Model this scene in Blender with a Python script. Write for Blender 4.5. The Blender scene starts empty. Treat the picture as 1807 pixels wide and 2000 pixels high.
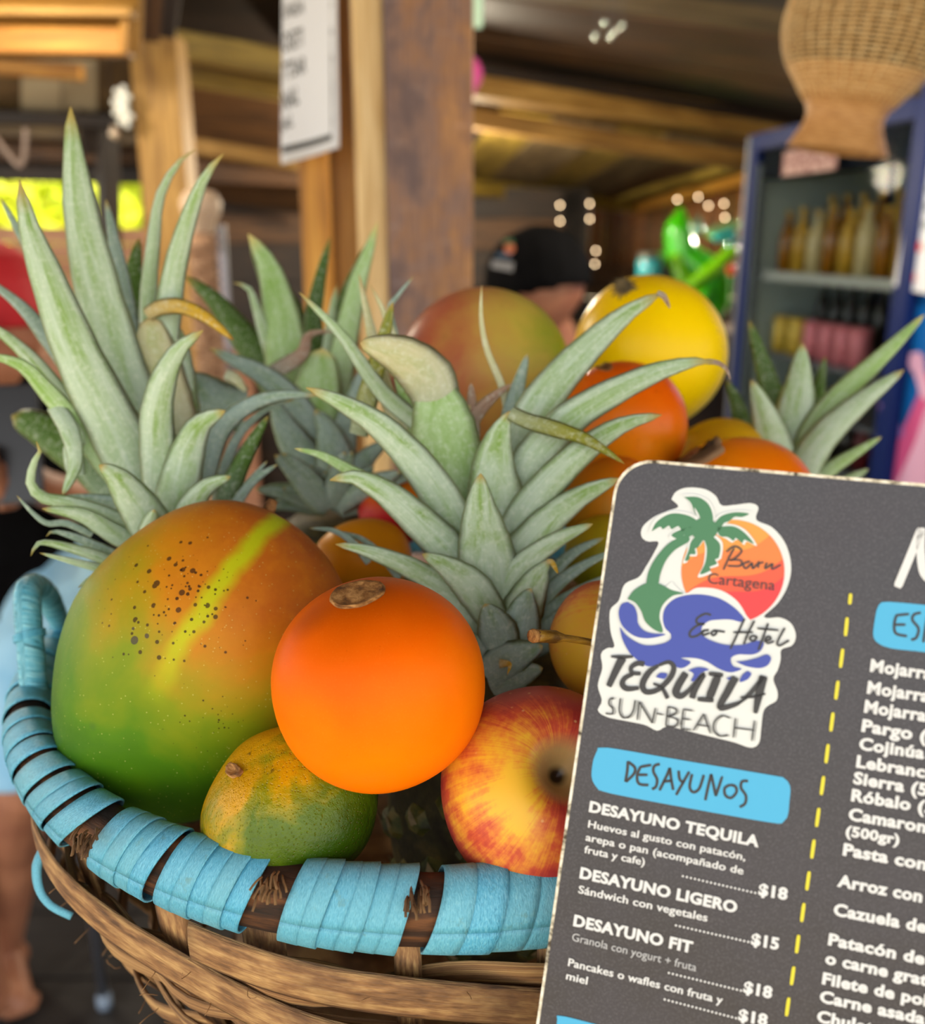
import bpy, bmesh, math, random
from mathutils import Vector, Matrix, noise as mnoise
from mathutils.geometry import tessellate_polygon

random.seed(11)
SC = bpy.context.scene
COL = SC.collection

# ------------------------------------------------------------------ camera
TH = math.radians(16.5)          # pitch below the horizon
FPX = 1800.0                     # focal length in pixels of the 1807 x 2000 frame
CW, CX, CY = 1807.0, 903.5, 1000.0
CAM = Vector((0.0, 0.0, 1.65))
cR = Vector((1, 0, 0)); cU = Vector((0, math.sin(TH), math.cos(TH))); cF = Vector((0, math.cos(TH), -math.sin(TH)))
cd = bpy.data.cameras.new('camera'); cam = bpy.data.objects.new('camera', cd); COL.objects.link(cam)
cam.location = CAM; cam.rotation_euler = (math.pi / 2 - TH, 0, 0)
cd.sensor_fit = 'HORIZONTAL'; cd.sensor_width = 36.0; cd.lens = FPX / CW * 36.0
cd.clip_start = 0.01; cd.clip_end = 200
cd.dof.use_dof = True; cd.dof.focus_distance = 0.335; cd.dof.aperture_fstop = 7.6
SC.camera = cam

# ------------------------------------------------------------------ world, sun, exposure
w = bpy.data.worlds.new('world'); SC.world = w; w.use_nodes = True
bg = w.node_tree.nodes['Background']
bg.inputs[0].default_value = (0.97, 0.985, 1.0, 1); bg.inputs[1].default_value = 1.75
sd = bpy.data.lights.new('sun', 'SUN'); sd.energy = 7.0; sd.angle = math.radians(0.6); sd.color = (1, .95, .86)
sun = bpy.data.objects.new('sun', sd); COL.objects.link(sun)
sun.rotation_euler = Vector((0.60, 0.45, -0.66)).to_track_quat('-Z', 'Y').to_euler()
SC.view_settings.view_transform = 'Standard'; SC.view_settings.look = 'None'
SC.view_settings.gamma = 1.0; SC.view_settings.use_curve_mapping = False
SC.view_settings.exposure = 0.62

# ------------------------------------------------------------------ picture <-> place
def P(px, py, d):                # d = depth along the viewing axis
    return CAM + cR * ((px - CX) / FPX * d) + cU * ((CY - py) / FPX * d) + cF * d
def PY(px, py, Y):               # point at the world distance Y
    u = (CY - py) / FPX
    return P(px, py, Y / (cF.y + u * cU.y))
def PZ(px, py, z):
    u = (CY - py) / FPX
    return P(px, py, (z - CAM.z) / (cF.z + u * cU.z))
CB = Matrix((cR, cF, cU)).transposed().to_4x4()     # columns: right, forward, up

# ------------------------------------------------------------------ node helpers
def S(h, a=1.0):
    h = h.lstrip('#'); c = [int(h[i:i + 2], 16) / 255 for i in (0, 2, 4)]
    return tuple([x / 12.92 if x <= .04045 else ((x + .055) / 1.055) ** 2.4 for x in c] + [a])
def newmat(name):
    m = bpy.data.materials.new(name); m.use_nodes = True
    return m, m.node_tree, m.node_tree.nodes['Principled BSDF']
def N(nt, t, ins=None, **at):
    n = nt.nodes.new('ShaderNode' + t)
    for k, v in at.items(): setattr(n, k, v)
    for k, v in (ins or {}).items():
        s = n.inputs[k]
        if isinstance(v, bpy.types.NodeSocket): nt.links.new(v, s)
        else: s.default_value = v
    return n
def ramp(nt, fac, stops):
    n = nt.nodes.new('ShaderNodeValToRGB'); e = n.color_ramp.elements
    while len(e) < len(stops): e.new(0.5)
    for el, (p, c) in zip(e, stops):
        el.position = p; el.color = S(c) if isinstance(c, str) else (c if isinstance(c, tuple) else (c, c, c, 1))
    nt.links.new(fac, n.inputs[0]); return n.outputs[0]
def mixc(nt, fac, a, b, mode='MIX'):
    n = nt.nodes.new('ShaderNodeMix'); n.data_type = 'RGBA'; n.blend_type = mode
    for i, v in ((0, fac), (6, a), (7, b)):
        if isinstance(v, bpy.types.NodeSocket): nt.links.new(v, n.inputs[i])
        else: n.inputs[i].default_value = S(v) if isinstance(v, str) else v
    return n.outputs[2]
def mth(nt, op, a, b=0.0, c=None, clamp=False):
    n = nt.nodes.new('ShaderNodeMath'); n.operation = op; n.use_clamp = clamp
    for i, v in enumerate((a, b) if c is None else (a, b, c)):
        if isinstance(v, bpy.types.NodeSocket): nt.links.new(v, n.inputs[i])
        else: n.inputs[i].default_value = v
    return n.outputs[0]
def dot(nt, v, d):
    return N(nt, 'VectorMath', {0: v, 1: d}, operation='DOT_PRODUCT').outputs['Value']
def dist(nt, v, d):
    return N(nt, 'VectorMath', {0: v, 1: d}, operation='DISTANCE').outputs['Value']
def coords(nt, kind='Object', scale=(1, 1, 1), loc=(0, 0, 0), rnd=False):
    tc = N(nt, 'TexCoord').outputs[kind]
    if rnd:
        r = N(nt, 'ObjectInfo').outputs['Random']
        r = N(nt, 'CombineXYZ', {0: mth(nt, 'MULTIPLY', r, 7.3), 1: mth(nt, 'MULTIPLY', r, 5.1), 2: mth(nt, 'MULTIPLY', r, 3.7)}).outputs[0]
        tc = N(nt, 'VectorMath', {0: tc, 1: r}, operation='ADD').outputs[0]
    return N(nt, 'Mapping', {'Vector': tc, 'Scale': scale, 'Location': loc}).outputs[0]
def nz(nt, vec, scale, detail=4, rough=.55, dist_=0.0):
    return N(nt, 'TexNoise', {'Vector': vec, 'Scale': scale, 'Detail': detail, 'Roughness': rough, 'Distortion': dist_}).outputs[0]
def setbump(nt, b, h, strength=.3, d=.01):
    n = N(nt, 'Bump', {'Height': h, 'Strength': strength, 'Distance': d}); nt.links.new(n.outputs[0], b.inputs['Normal'])

def flat(name, col, rough=.6, metal=0., spec=.5, **kw):
    m, nt, b = newmat(name)
    b.inputs['Base Color'].default_value = S(col); b.inputs['Roughness'].default_value = rough
    b.inputs['Metallic'].default_value = metal; b.inputs['Specular IOR Level'].default_value = spec
    for k, v in kw.items(): b.inputs[k.replace('_', ' ')].default_value = v
    return m
def tex(name, cols, scale=(1, 1, 1), ns=5, rough=.7, bs=.3, bd=.003, kind='Object', detail=5, dis=0., spec=.4, rnd=True):
    m, nt, b = newmat(name)
    v = coords(nt, kind, scale, rnd=rnd); f = nz(nt, v, ns, detail, .6, dis)
    nt.links.new(ramp(nt, f, cols), b.inputs['Base Color'])
    b.inputs['Roughness'].default_value = rough; b.inputs['Specular IOR Level'].default_value = spec
    setbump(nt, b, f, bs, bd); return m
def wood(name, dark, mid, light, rough=.6, knots=True, ns=3.0):
    """grain runs along local X"""
    m, nt, b = newmat(name)
    v = coords(nt, 'Object', (1.2, 14, 14), rnd=True)
    f = nz(nt, v, ns, 6, .62, .6)
    g = nz(nt, coords(nt, 'Object', (5, 160, 160), rnd=True), 2, 3, .6)
    big = nz(nt, coords(nt, 'Object', (1.5, 3, 3), rnd=True), 2.2, 3, .5)
    c = ramp(nt, f, [(.3, dark), (.5, mid), (.72, light)])
    c = mixc(nt, mth(nt, 'MULTIPLY', ramp(nt, g, [(.42, 1.0), (.6, 0.0)]), .35), c, dark)
    c = mixc(nt, ramp(nt, big, [(.45, 0.0), (.75, .55)]), c, dark)
    rv = N(nt, 'ObjectInfo').outputs['Random']
    c = mixc(nt, mth(nt, 'MULTIPLY', rv, .35), c, mid, 'MULTIPLY')
    nt.links.new(c, b.inputs['Base Color']); b.inputs['Roughness'].default_value = rough
    setbump(nt, b, f, .25, .004); return m

# ------------------------------------------------------------------ object helpers
WM = {}
def link(o, parent=None, M=None):
    M = M or Matrix(); COL.objects.link(o); WM[o.name] = M
    if parent is not None:
        o.parent = parent; o.matrix_parent_inverse = Matrix(); o.matrix_basis = WM[parent.name].inverted() @ M
    else: o.matrix_basis = M
    return o
def tag(o, label=None, cat=None, group=None, kind=None):
    for k, v in (('label', label), ('category', cat), ('group', group), ('kind', kind)):
        if v: o[k] = v
    return o
def thing(name, label, cat, loc=(0, 0, 0), group=None, parent=None):
    o = bpy.data.objects.new(name, None); link(o, parent, Matrix.Translation(Vector(loc))); o.empty_display_size = .05
    return tag(o, label, cat, group)
def mo(name, vs, fs, mat, parent=None, uvs=None, smooth=True, M=None, mi=None):
    """link verts (world coordinates unless M is given) as one mesh object centred on its own middle"""
    me = bpy.data.meshes.new(name)
    vs = [Vector(v) for v in vs]
    if M is None:
        lo = Vector([min(v[i] for v in vs) for i in range(3)]); hi = Vector([max(v[i] for v in vs) for i in range(3)])
        c = (lo + hi) / 2; vs = [v - c for v in vs]; M = Matrix.Translation(c)
    me.from_pydata([tuple(v) for v in vs], [], fs)
    if uvs:
        l = me.uv_layers.new(name='UVMap')
        for i, lp in enumerate(me.loops): l.data[i].uv = uvs[lp.vertex_index]
    for mm in (mat if isinstance(mat, (list, tuple)) else [mat]): me.materials.append(mm)
    if mi:
        for p_, k in zip(me.polygons, mi): p_.material_index = k
    if smooth: me.polygons.foreach_set('use_smooth', [True] * len(me.polygons))
    me.update()
    return link(bpy.data.objects.new(name, me), parent, M)
def recalc(o):
    bm = bmesh.new(); bm.from_mesh(o.data); bmesh.ops.recalc_face_normals(bm, faces=bm.faces); bm.to_mesh(o.data); bm.free(); return o
BOXF = [(0, 3, 2, 1), (4, 5, 6, 7), (0, 1, 5, 4), (1, 2, 6, 5), (2, 3, 7, 6), (3, 0, 4, 7)]
def boxv(c, s):
    x, y, z = c; a, b, d = s[0] / 2, s[1] / 2, s[2] / 2
    return [(x - a, y - b, z - d), (x + a, y - b, z - d), (x + a, y + b, z - d), (x - a, y + b, z - d),
            (x - a, y - b, z + d), (x + a, y - b, z + d), (x + a, y + b, z + d), (x - a, y + b, z + d)]
def box(name, c, s, mat, parent=None, M=None, bev=0.0):
    """box centred at c in frame M (world if None)"""
    T = (M or Matrix()) @ Matrix.Translation(Vector(c))
    o = mo(name, boxv((0, 0, 0), s), BOXF, mat, parent, smooth=False, M=T)
    if bev:
        bm = bmesh.new(); bm.from_mesh(o.data)
        bmesh.ops.bevel(bm, geom=bm.edges[:], offset=bev, segments=2, affect='EDGES', profile=.6); bm.to_mesh(o.data); bm.free()
    return o
def frame(x, up=(0, 0, 1), o=(0, 0, 0)):
    x = Vector(x).normalized(); up = Vector(up); y = up.cross(x)
    if y.length < 1e-5: y = Vector((0, 1, 0)).cross(x)
    y.normalize(); z = x.cross(y)
    m = Matrix((x, y, z)).transposed().to_4x4(); m.translation = Vector(o); return m
def beam(name, p0, p1, wy, hz, mat, parent=None, up=(0, 0, 1), bev=.004, rough=0):
    p0 = Vector(p0); p1 = Vector(p1); L = (p1 - p0).length
    return box(name, (L / 2, 0, 0), (L, wy, hz), mat, parent, M=frame(p1 - p0, up, p0), bev=bev)
def lathe(name, prof, n, mat, parent=None, M=None, fn=None, caps=True, smooth=True):
    """prof: [(r, z)], revolved about local z"""
    vs, uv, fs = [], [], []; K = len(prof)
    for j, (r, z) in enumerate(prof):
        for i in range(n + 1):
            a = 2 * math.pi * i / n; v = Vector((r * math.cos(a), r * math.sin(a), z))
            if fn: v = fn(v, a, j / (K - 1))
            vs.append(v); uv.append((i / n, j / (K - 1)))
    for j in range(K - 1):
        for i in range(n):
            a = j * (n + 1) + i; fs.append((a, a + 1, a + n + 2, a + n + 1))
    o = mo(name, vs, fs, mat, parent, uv, smooth, M or Matrix())
    bm = bmesh.new(); bm.from_mesh(o.data); bmesh.ops.remove_doubles(bm, verts=bm.verts, dist=1e-6)
    bm.to_mesh(o.data); bm.free(); return o
def cr(pts, n):
    """Catmull-Rom through pts (tuples of floats) resampled to n points"""
    pts = [tuple(p) for p in pts]; q = [pts[0]] + pts + [pts[-1]]; K = len(pts) - 1; out = []
    ls = [0.0]
    for a, b in zip(pts, pts[1:]): ls.append(ls[-1] + max(1e-9, math.dist(a[:2] if len(a) > 3 else a, b[:2] if len(b) > 3 else b)))
    for k in range(n):
        s = ls[-1] * k / (n - 1); i = 0
        while i < K - 1 and ls[i + 1] < s: i += 1
        t = (s - ls[i]) / (ls[i + 1] - ls[i]); t = min(1, max(0, t))
        p0, p1, p2, p3 = q[i], q[i + 1], q[i + 2], q[i + 3]
        out.append(tuple(.5 * (2 * b + (c - a) * t + (2 * a - 5 * b + 4 * c - d) * t * t + (3 * b - a - 3 * c + d) * t ** 3)
                         for a, b, c, d in zip(p0, p1, p2, p3)))
    return out
def tube(name, pts, rad, mat, parent=None, ns=8, up=(0, 0, 1), closed=False, squash=1.0, cap=True, smooth=True, data=None):
    """sweep an ellipse; rad float, list or (across, along-up) pairs"""
    pts = [Vector(p) for p in pts]; n = len(pts); vs, uv, fs = [], [], []
    for i, p in enumerate(pts):
        t = (pts[(i + 1) % n] - pts[i - 1]) if closed else (pts[min(i + 1, n - 1)] - pts[max(i - 1, 0)])
        upv = Vector(up[i]) if isinstance(up, list) else Vector(up)
        f = frame(t, upv); r = rad[i] if isinstance(rad, list) else rad
        ra, rb = r if isinstance(r, tuple) else (r, r * squash)
        for k in range(ns):
            a = 2 * math.pi * k / ns
            vs.append(p + f.col[1].to_3d() * (ra * math.cos(a)) + f.col[2].to_3d() * (rb * math.sin(a))); uv.append((k / ns, i / n))
    for i in range(n if closed else n - 1):
        for k in range(ns):
            a, b = i * ns + k, i * ns + (k + 1) % ns; c, d = ((i + 1) % n) * ns + (k + 1) % ns, ((i + 1) % n) * ns + k
            fs.append((a, b, c, d))
    if cap and not closed: fs += [tuple(range(ns))[::-1], tuple(range((n - 1) * ns, n * ns))]
    if data is not None:
        o = len(data[0]); data[0].extend(vs); data[1].extend([tuple(i + o for i in f) for f in fs]); return
    return mo(name, vs, fs, mat, parent, uv, smooth)
def join(name, data, mat, parent=None, smooth=True): return mo(name, data[0], data[1], mat, parent, None, smooth)
def slab(name, a, b, c, d, th, mat, parent=None, inset=0.0):
    """quad a-b-c-d with thickness away from the camera, grain along a->b"""
    a, b, c, d = map(Vector, (a, b, c, d)); n = (b - a).cross(d - a).normalized(); m = (a + b + c + d) / 4
    if n.dot(m - CAM) < 0: n = -n
    if inset:
        a, b, c, d = [a + (d - a).normalized() * inset, b + (c - b).normalized() * inset, c + (b - c).normalized() * inset, d + (a - d).normalized() * inset]
    F = frame(b - a, n, m); Fi = F.inverted()
    vs = [Fi @ p for p in (a, b, c, d)] + [Fi @ (p + n * th) for p in (a, b, c, d)]
    return recalc(mo(name, vs, BOXF, mat, parent, smooth=False, M=F))
def planks(name, q, n, mats, parent, th=.022, gap=.004, rnd_edges=True):
    """q = four points; n planks side by side from edge 0-1 to edge 3-2"""
    a, b, c, d = map(Vector, q); cuts = [0.0]
    for i in range(n): cuts.append(cuts[-1] + random.uniform(.8, 1.2))
    cuts = [x / cuts[-1] for x in cuts]
    for i in range(n):
        s, t = cuts[i], cuts[i + 1]; off = (i % 2) * .004
        pts = [a.lerp(d, s), b.lerp(c, s), b.lerp(c, t), a.lerp(d, t)]
        nn = (b - a).cross(d - a).normalized()
        if nn.dot((a + c) / 2 - CAM) < 0: nn = -nn
        pts = [p + nn * off for p in pts]
        slab(name, *pts, th, random.choice(mats), parent, inset=gap / 2)
def blob(name, parts, mat, parent=None, vox=.006, sm=4, fn=None):
    """one continuous surface grown from tapered limbs: parts = [(p0, r0, p1, r1)]"""
    bm = bmesh.new()
    for (p0, r0, p1, r1) in parts:
        p0 = Vector(p0); p1 = Vector(p1); k = max(2, int((p1 - p0).length / (min(r0, r1) * .35)) + 1)
        F = frame(p1 - p0 if (p1 - p0).length > 1e-6 else (1, 0, 0))
        prof = []
        for j in range(5): t = j / 4 * math.pi / 2; prof.append((-r0 * math.cos(t), r0 * math.sin(t)))
        L = (p1 - p0).length
        for j in range(5): t = j / 4 * math.pi / 2; prof.append((L + r1 * math.sin(t), r1 * math.cos(t)))
        rings = []
        for x, r in prof:
            rings.append([bm.verts.new(p0 + F.to_3x3() @ Vector((x, max(r, 1e-5) * math.cos(a), max(r, 1e-5) * math.sin(a)))) for a in [2 * math.pi * q / 12 for q in range(12)]])
        for A, B in zip(rings, rings[1:]):
            for q in range(12): bm.faces.new((A[q], A[(q + 1) % 12], B[(q + 1) % 12], B[q]))
        bm.faces.new(rings[0][::-1]); bm.faces.new(rings[-1])
    me = bpy.data.meshes.new(name); bm.to_mesh(me); bm.free()
    t = bpy.data.objects.new('tmp', me); COL.objects.link(t)
    r = t.modifiers.new('r', 'REMESH'); r.mode = 'VOXEL'; r.voxel_size = vox; r.use_smooth_shade = True
    s = t.modifiers.new('s', 'SMOOTH'); s.iterations = sm; s.factor = .6
    bpy.context.view_layer.update()
    m2 = bpy.data.meshes.new_from_object(t.evaluated_get(bpy.context.evaluated_depsgraph_get()))
    bpy.data.objects.remove(t); m2.materials.clear(); m2.materials.append(mat); m2.name = name
    c = sum((v.co for v in m2.vertices), Vector()) / max(1, len(m2.vertices))
    for v in m2.vertices:
        if fn: v.co = fn(v.co)
        v.co -= c
    m2.polygons.foreach_set('use_smooth', [True] * len(m2.polygons))
    return link(bpy.data.objects.new(name, m2), parent, Matrix.Translation(c))
# ================================================================== materials for the hut
W_honey = wood('honey_wood', '#74501e', '#b08438', '#d2a85a')
W_pale = wood('pale_wood', '#c8a468', '#ecd098', '#f8e8bc', rough=.55)
W_amber = wood('amber_wood', '#8a5a1c', '#c4882c', '#e0ac4c')
W_brown = wood('brown_wood', '#2f1c0c', '#5e3d1c', '#855a2c')
W_dark = wood('dark_wood', '#140c06', '#2f1e10', '#4a321a')
W_grey = wood('weathered_wood', '#4a3a26', '#75603f', '#a08a62')
W_olive = wood('olive_wood', '#5e4a16', '#957b2c', '#c4a648')
W_pink = wood('pinkish_wood', '#8a5a40', '#c08c68', '#dcae8a')
W_floor = wood('floor_wood', '#0e0d0d', '#1c1b1c', '#2a2829', rough=.55)
# the worn post: purple-brown stain over orange timber
def worn():
    m, nt, b = newmat('worn_post_wood')
    v = coords(nt, 'Object', (1, 1, 1)); gr = nz(nt, coords(nt, 'Object', (6, 120, 120)), 3, 5, .65)
    a = nz(nt, coords(nt, 'Object', (7, 12, 12)), 1.6, 6, .65, .3)
    edge = N(nt, 'SeparateXYZ', {0: v}).outputs[1]
    f = mth(nt, 'ADD', a, mth(nt, 'MULTIPLY', edge, 1.9))
    c = ramp(nt, f, [(.36, '#6a5450'), (.48, '#8c6c5c'), (.60, '#a0724c'), (.72, '#c08a50')])
    c = mixc(nt, ramp(nt, gr, [(.35, .55), (.6, 0.0)]), c, '#4a3530')
    c = mixc(nt, ramp(nt, nz(nt, coords(nt, 'Object', (40, 8, 8)), 2, 4, .6), [(.6, 0.0), (.75, .3)]), c, '#b8a098')
    nt.links.new(c, b.inputs['Base Color']); b.inputs['Roughness'].default_value = .6
    setbump(nt, b, gr, .3, .002); return m
W_worn = worn()

# ================================================================== floor, ground
fl = box('floor', (0, 3.5, -.06), (9, 9.4, .04), W_dark); tag(fl, kind='structure')
for i in range(40):
    y = -1.0 + i * .22
    box('plank', (0.0 + (.4 if i % 2 else -.4), y, -.02), (8.6, .212, .04), W_floor, fl, bev=.003)
gr = box('ground', (0, 8, -.16), (70, 70, .1), tex('sand', [(.3, '#8f7c5c'), (.7, '#c9b48c')], ns=2, rough=.9)); tag(gr, kind='structure')

# ================================================================== ceiling: backing and planks
ce = thing('ceiling', 'dark plank ceiling of the hut', 'ceiling', (0, 3, 2.4)); tag(ce, kind='structure'); del ce['category']
mixw = [W_brown, W_brown, W_grey, W_dark]
# front roof over the basket and the camera (out of frame, it shades them)
for i in range(12):
    box('plank', (-3.6 + .3 + i * .6, .45, 2.5), (.594, 2.7, .03), W_brown, ce)
slab('sun_block_board', (-9, 1.6, 3.12), (5, 1.6, 3.12), (5, 6.9, 3.12), (-9, 6.9, 3.12), .03, W_brown, ce)  # unseen sheet added above to keep the sun off the beams inside
# unseen bulbs added to brighten the ceiling and the reed wall
for i, (x, y, z, e) in enumerate(((-1.15, 1.95, 2.22, 22), (.75, 1.75, 2.12, 20), (-.15, 3.9, 1.98, 48), (2.25, 5.2, 2.05, 190))):
    bl_ = thing('added_bulb', ('added warm bulb out of view over the left bay', 'added warm bulb out of view over the right bay', 'added warm bulb hidden deep in the hut behind the worn post', 'added warm bulb hidden behind the drinks fridge')[i], 'lamp', (x, y, z))
    me_, nt_, b_ = newmat('added_bulb_glow_%d' % i); b_.inputs['Emission Color'].default_value = (1, .75, .45, 1); b_.inputs['Emission Strength'].default_value = 12
    lathe('bulb', [(.0001, -.03), (.02, -.022), (.03, 0), (.022, .02), (.012, .04), (.012, .06), (.0001, .06)], 14, me_, bl_, Matrix.Translation((x, y, z)))
    tube('cord', [(x, y, z + .06), (x, y, z + .5)], .003, W_dark, bl_, ns=5, up=(0, 1, 0))
    ld = bpy.data.lights.new('added_fill_light', 'POINT'); ld.energy = e; ld.color = (1, .88, .66); ld.shadow_soft_size = .06
    lo = bpy.data.objects.new('added_fill_light', ld); link(lo, bl_, Matrix.Translation((x, y, z - .07)))
# right bay, boards running across, dropping to the right
planks('plank', [PY(560, -330, 1.75), PY(2150, -240, 1.75), PY(1800, 290, 4.3), PY(560, 95, 3.5)], 9, mixw, ce)
# middle bay, boards running away
planks('plank', [PY(560, 165, 3.6), PY(900, 385, 5.3), PY(1260, 405, 6.6), PY(1560, 318, 4.4)][0:1] + [PY(560, 335, 5.0), PY(1262, 402, 6.6), PY(1600, 300, 4.15)], 9, [W_brown, W_grey, W_brown, W_dark, W_olive], ce)
slab('plank', PY(1180, 398, 6.3), PY(1480, 318, 4.35), PY(1480, 296, 4.3), PY(1330, 330, 5.2), .02, W_olive, ce)  # lit patch of the ceiling put in as a yellower slab
# left bay
planks('plank', [PY(-400, -300, 2.0), PY(330, -300, 2.0), PY(255, 66, 2.65), PY(-300, 60, 2.65)], 7, [W_honey, W_brown, W_honey], ce)
planks('plank', [PY(300, -150, 2.9), PY(620, -150, 2.9), PY(620, 420, 4.9), PY(300, 380, 4.9)], 7, [W_brown, W_dark, W_grey, W_brown], ce)
planks('plank', [PY(-350, 338, 4.9), PY(300, 340, 4.9), PY(300, 60, 4.6), PY(-350, 60, 4.6)], 9, [W_brown, W_dark, W_brown, W_grey], ce)
planks('plank', [PY(-120, 215, 4.4), PY(-120, 90, 3.6), PY(260, 90, 3.6), PY(260, 235, 4.4)], 5, [flat('limewashed_board', '#c8bca0', .8), W_grey, bpy.data.materials['limewashed_board']], ce)

# beams (rafters, plates and purlins): each its own piece of structure
def bm_(px0, py0, Y0, px1, py1, Y1, hpx, mat, wy=.08, name='beam'):
    a = PY(px0, py0, Y0); b = PY(px1, py1, Y1); h = hpx / FPX * (Y0 + Y1) / 2
    o = beam(name, a, b, wy, h, mat, None, bev=.006); tag(o, kind='structure'); return o
bm_(860, 152, 3.3, 1620, 268, 4.1, 46, W_honey, .12)
bm_(860, 222, 3.6, 1620, 342, 4.2, 30, W_honey)
bm_(880, 362, 5.1, 1262, 405, 6.55, 26, W_olive)
bm_(1236, 408, 6.55, 1600, 312, 4.1, 22, W_amber)
bm_(880, 128, 3.25, 1560, 240, 3.9, 14, W_dark, .05)
bm_(-300, 78, 2.6, 252, 84, 2.6, 42, W_amber, .06)
bm_(-300, 106, 2.66, 258, 108, 2.66, 10, W_dark, .05)
bm_(-300, 20, 2.5, 262, 26, 2.5, 14, W_honey, .05)
bm_(262, -140, 2.55, 254, 104, 2.58, 22, W_honey, .05)
bm_(300, -120, 2.7, 285, 75, 2.8, 34, W_brown, .06)
bm_(345, -140, 2.8, 318, 70, 2.9, 24, W_dark, .06)
bm_(300, 80, 3.3, 640, 140, 3.3, 44, W_olive, .08)
bm_(300, 138, 3.5, 640, 192, 3.5, 32, W_olive, .08)
bm_(300, 272, 3.7, 640, 328, 3.7, 26, W_honey, .08)
bm_(320, 330, 4.5, 640, 345, 4.5, 40, W_brown, .08)
bm_(-200, 116, 3.5, 160, 142, 3.5, 26, W_amber, .06)
bm_(-200, 222, 4.3, 270, 240, 4.3, 22, W_dark, .06)
bm_(-200, 240, 4.4, 300, 272, 4.4, 24, W_grey, .08)
bm_(-200, 292, 4.6, 300, 305, 4.6, 28, W_brown, .06)
bm_(-200, 335, 4.7, 300, 345, 4.7, 26, W_dark, .08)
bm_(160, 100, 4.3, 178, 300, 4.4, 30, W_dark, .08)
bm_(205, 90, 4.3, 218, 620, 4.5, 36, W_dark, .08)

# walls behind: left wall of pinkish boards below an opening, dark inner wall, reed wall at the back
wl = thing('wall_left', 'plank wall under the opening', 'wall', PY(30, 700, 5.0)); tag(wl, kind='structure'); del wl['category']
planks('plank', [PY(-460, 436, 5.0), PY(292, 446, 5.0), PY(292, 700, 5.0), PY(-460, 700, 5.0)], 9, [W_pink], wl, th=.02, gap=.003)
box('lower_boards', (-3.1, 5.06, .55), (3.9, .03, 1.1), W_pink, wl)
wb = thing('wall_back', 'dark board wall', 'wall', PY(450, 800, 5.2)); tag(wb, kind='structure'); del wb['category']
planks('plank', [PY(275, 345, 5.2), PY(1100, 368, 5.4), PY(1100, 1150, 5.4), PY(275, 1150, 5.2)], 12, [W_dark, W_brown, W_dark], wb, th=.03, gap=.006)
box('backing', (-.4, 5.75, 1.4), (2.3, .03, 2.8), W_dark, wb); box('backing', (-3.2, 5.6, 2.62), (4.6, .03, 1.05), W_dark, wb)
wr = thing('wall_right', 'reed wall with light between the canes', 'wall', PY(1260, 520, 6.5)); tag(wr, kind='structure'); del wr['category']
REED = [wood('reed_%d' % i, *c) for i, c in enumerate([('#5a3418', '#8c5c34', '#b88450'), ('#6a4020', '#a8703c', '#d09a62'), ('#4a3014', '#7a5a2a', '#a88844')])]
def reeds(x0, y0, Y0, x1, y1, Y1, n, ybot):
    for i in range(n):
        s = (i + .5) / n; px = x0 + (x1 - x0) * s; Y = Y0 + (Y1 - Y0) * s; pt = y0 + (y1 - y0) * s
        wd = abs(PY(x1, 400, Y1).x - PY(x0, 400, Y0).x) / n if Y0 == Y1 else (PY(x1, 400, Y1) - PY(x0, 400, Y0)).length / n
        top = PY(px, pt, Y); bot = PY(px, ybot, Y)
        z1 = top.z - (random.uniform(.02, .06) if random.random() < .25 else 0); r = wd * (.52 if random.random() < .82 else .40)
        o = tube('cane', [(top.x, Y, z1), (top.x + random.uniform(-.004, .004), Y, (z1 + bot.z) / 2), (top.x, Y, bot.z)], r, random.choice(REED), wr, ns=6, up=(0, 1, 0))
reeds(1075, 385, 6.4, 1245, 402, 6.6, 13, 545)
reeds(1245, 402, 6.55, 1500, 330, 4.9, 24, 525)
planks('plank', [PY(1060, 512, 6.25), PY(1245, 515, 6.42), PY(1245, 1000, 6.42), PY(1060, 1000, 6.25)], 8, [W_brown, W_dark], wr, gap=.006)
planks('plank', [PY(1243, 515, 6.42), PY(1520, 520, 4.75), PY(1520, 1050, 4.75), PY(1243, 1000, 6.42)], 8, [W_brown, W_dark], wr, gap=.006)
# side wall behind the fridges
wf = box('wall_side', (2.75, 3.0, 1.2), (.06, 5.4, 2.6), W_dark); tag(wf, kind='structure')

# posts
def post(px0, px1, py_top, Y, depth, mat, label, name='post', rot=0.0, zb=0.0):
    a = PY(px0, py_top, Y); b = PY(px1, py_top, Y); wdt = (b - a).length; c = (a + b) / 2
    M = Matrix.Translation((c.x, Y, zb)) @ Matrix.Rotation(rot, 4, 'Z')
    F = M @ Matrix(((0, 1, 0, 0), (0, 0, 1, 0), (1, 0, 0, 0), (0, 0, 0, 1)))   # local X -> up
    H = a.z - zb
    o = box(name, (H / 2, 0, depth / 2), (H, wdt, depth), mat, None, M=F, bev=.005)
    return tag(o, label, 'post')
# ================================================================== counter that carries basket and menu
counter = thing('bar_counter', 'dark wooden bar counter under the fruit basket', 'counter', (.25, .36, 0))
ZT = 1.65 - .402
for i in range(4): box('plank', (.26, .135 + i * .142, ZT - .017), (.80, .139, .034), W_brown, counter, bev=.003)
for x in (-.08, .60):
    for y in (.12, .58): box('leg', (x, y, (ZT - .034) / 2), (.06, .06, ZT - .034), W_brown, counter, bev=.004)
box('apron', (.26, .09, ZT - .09), (.62, .025, .10), W_brown, counter); box('apron', (.26, .61, ZT - .09), (.62, .025, .10), W_brown, counter)

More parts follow.
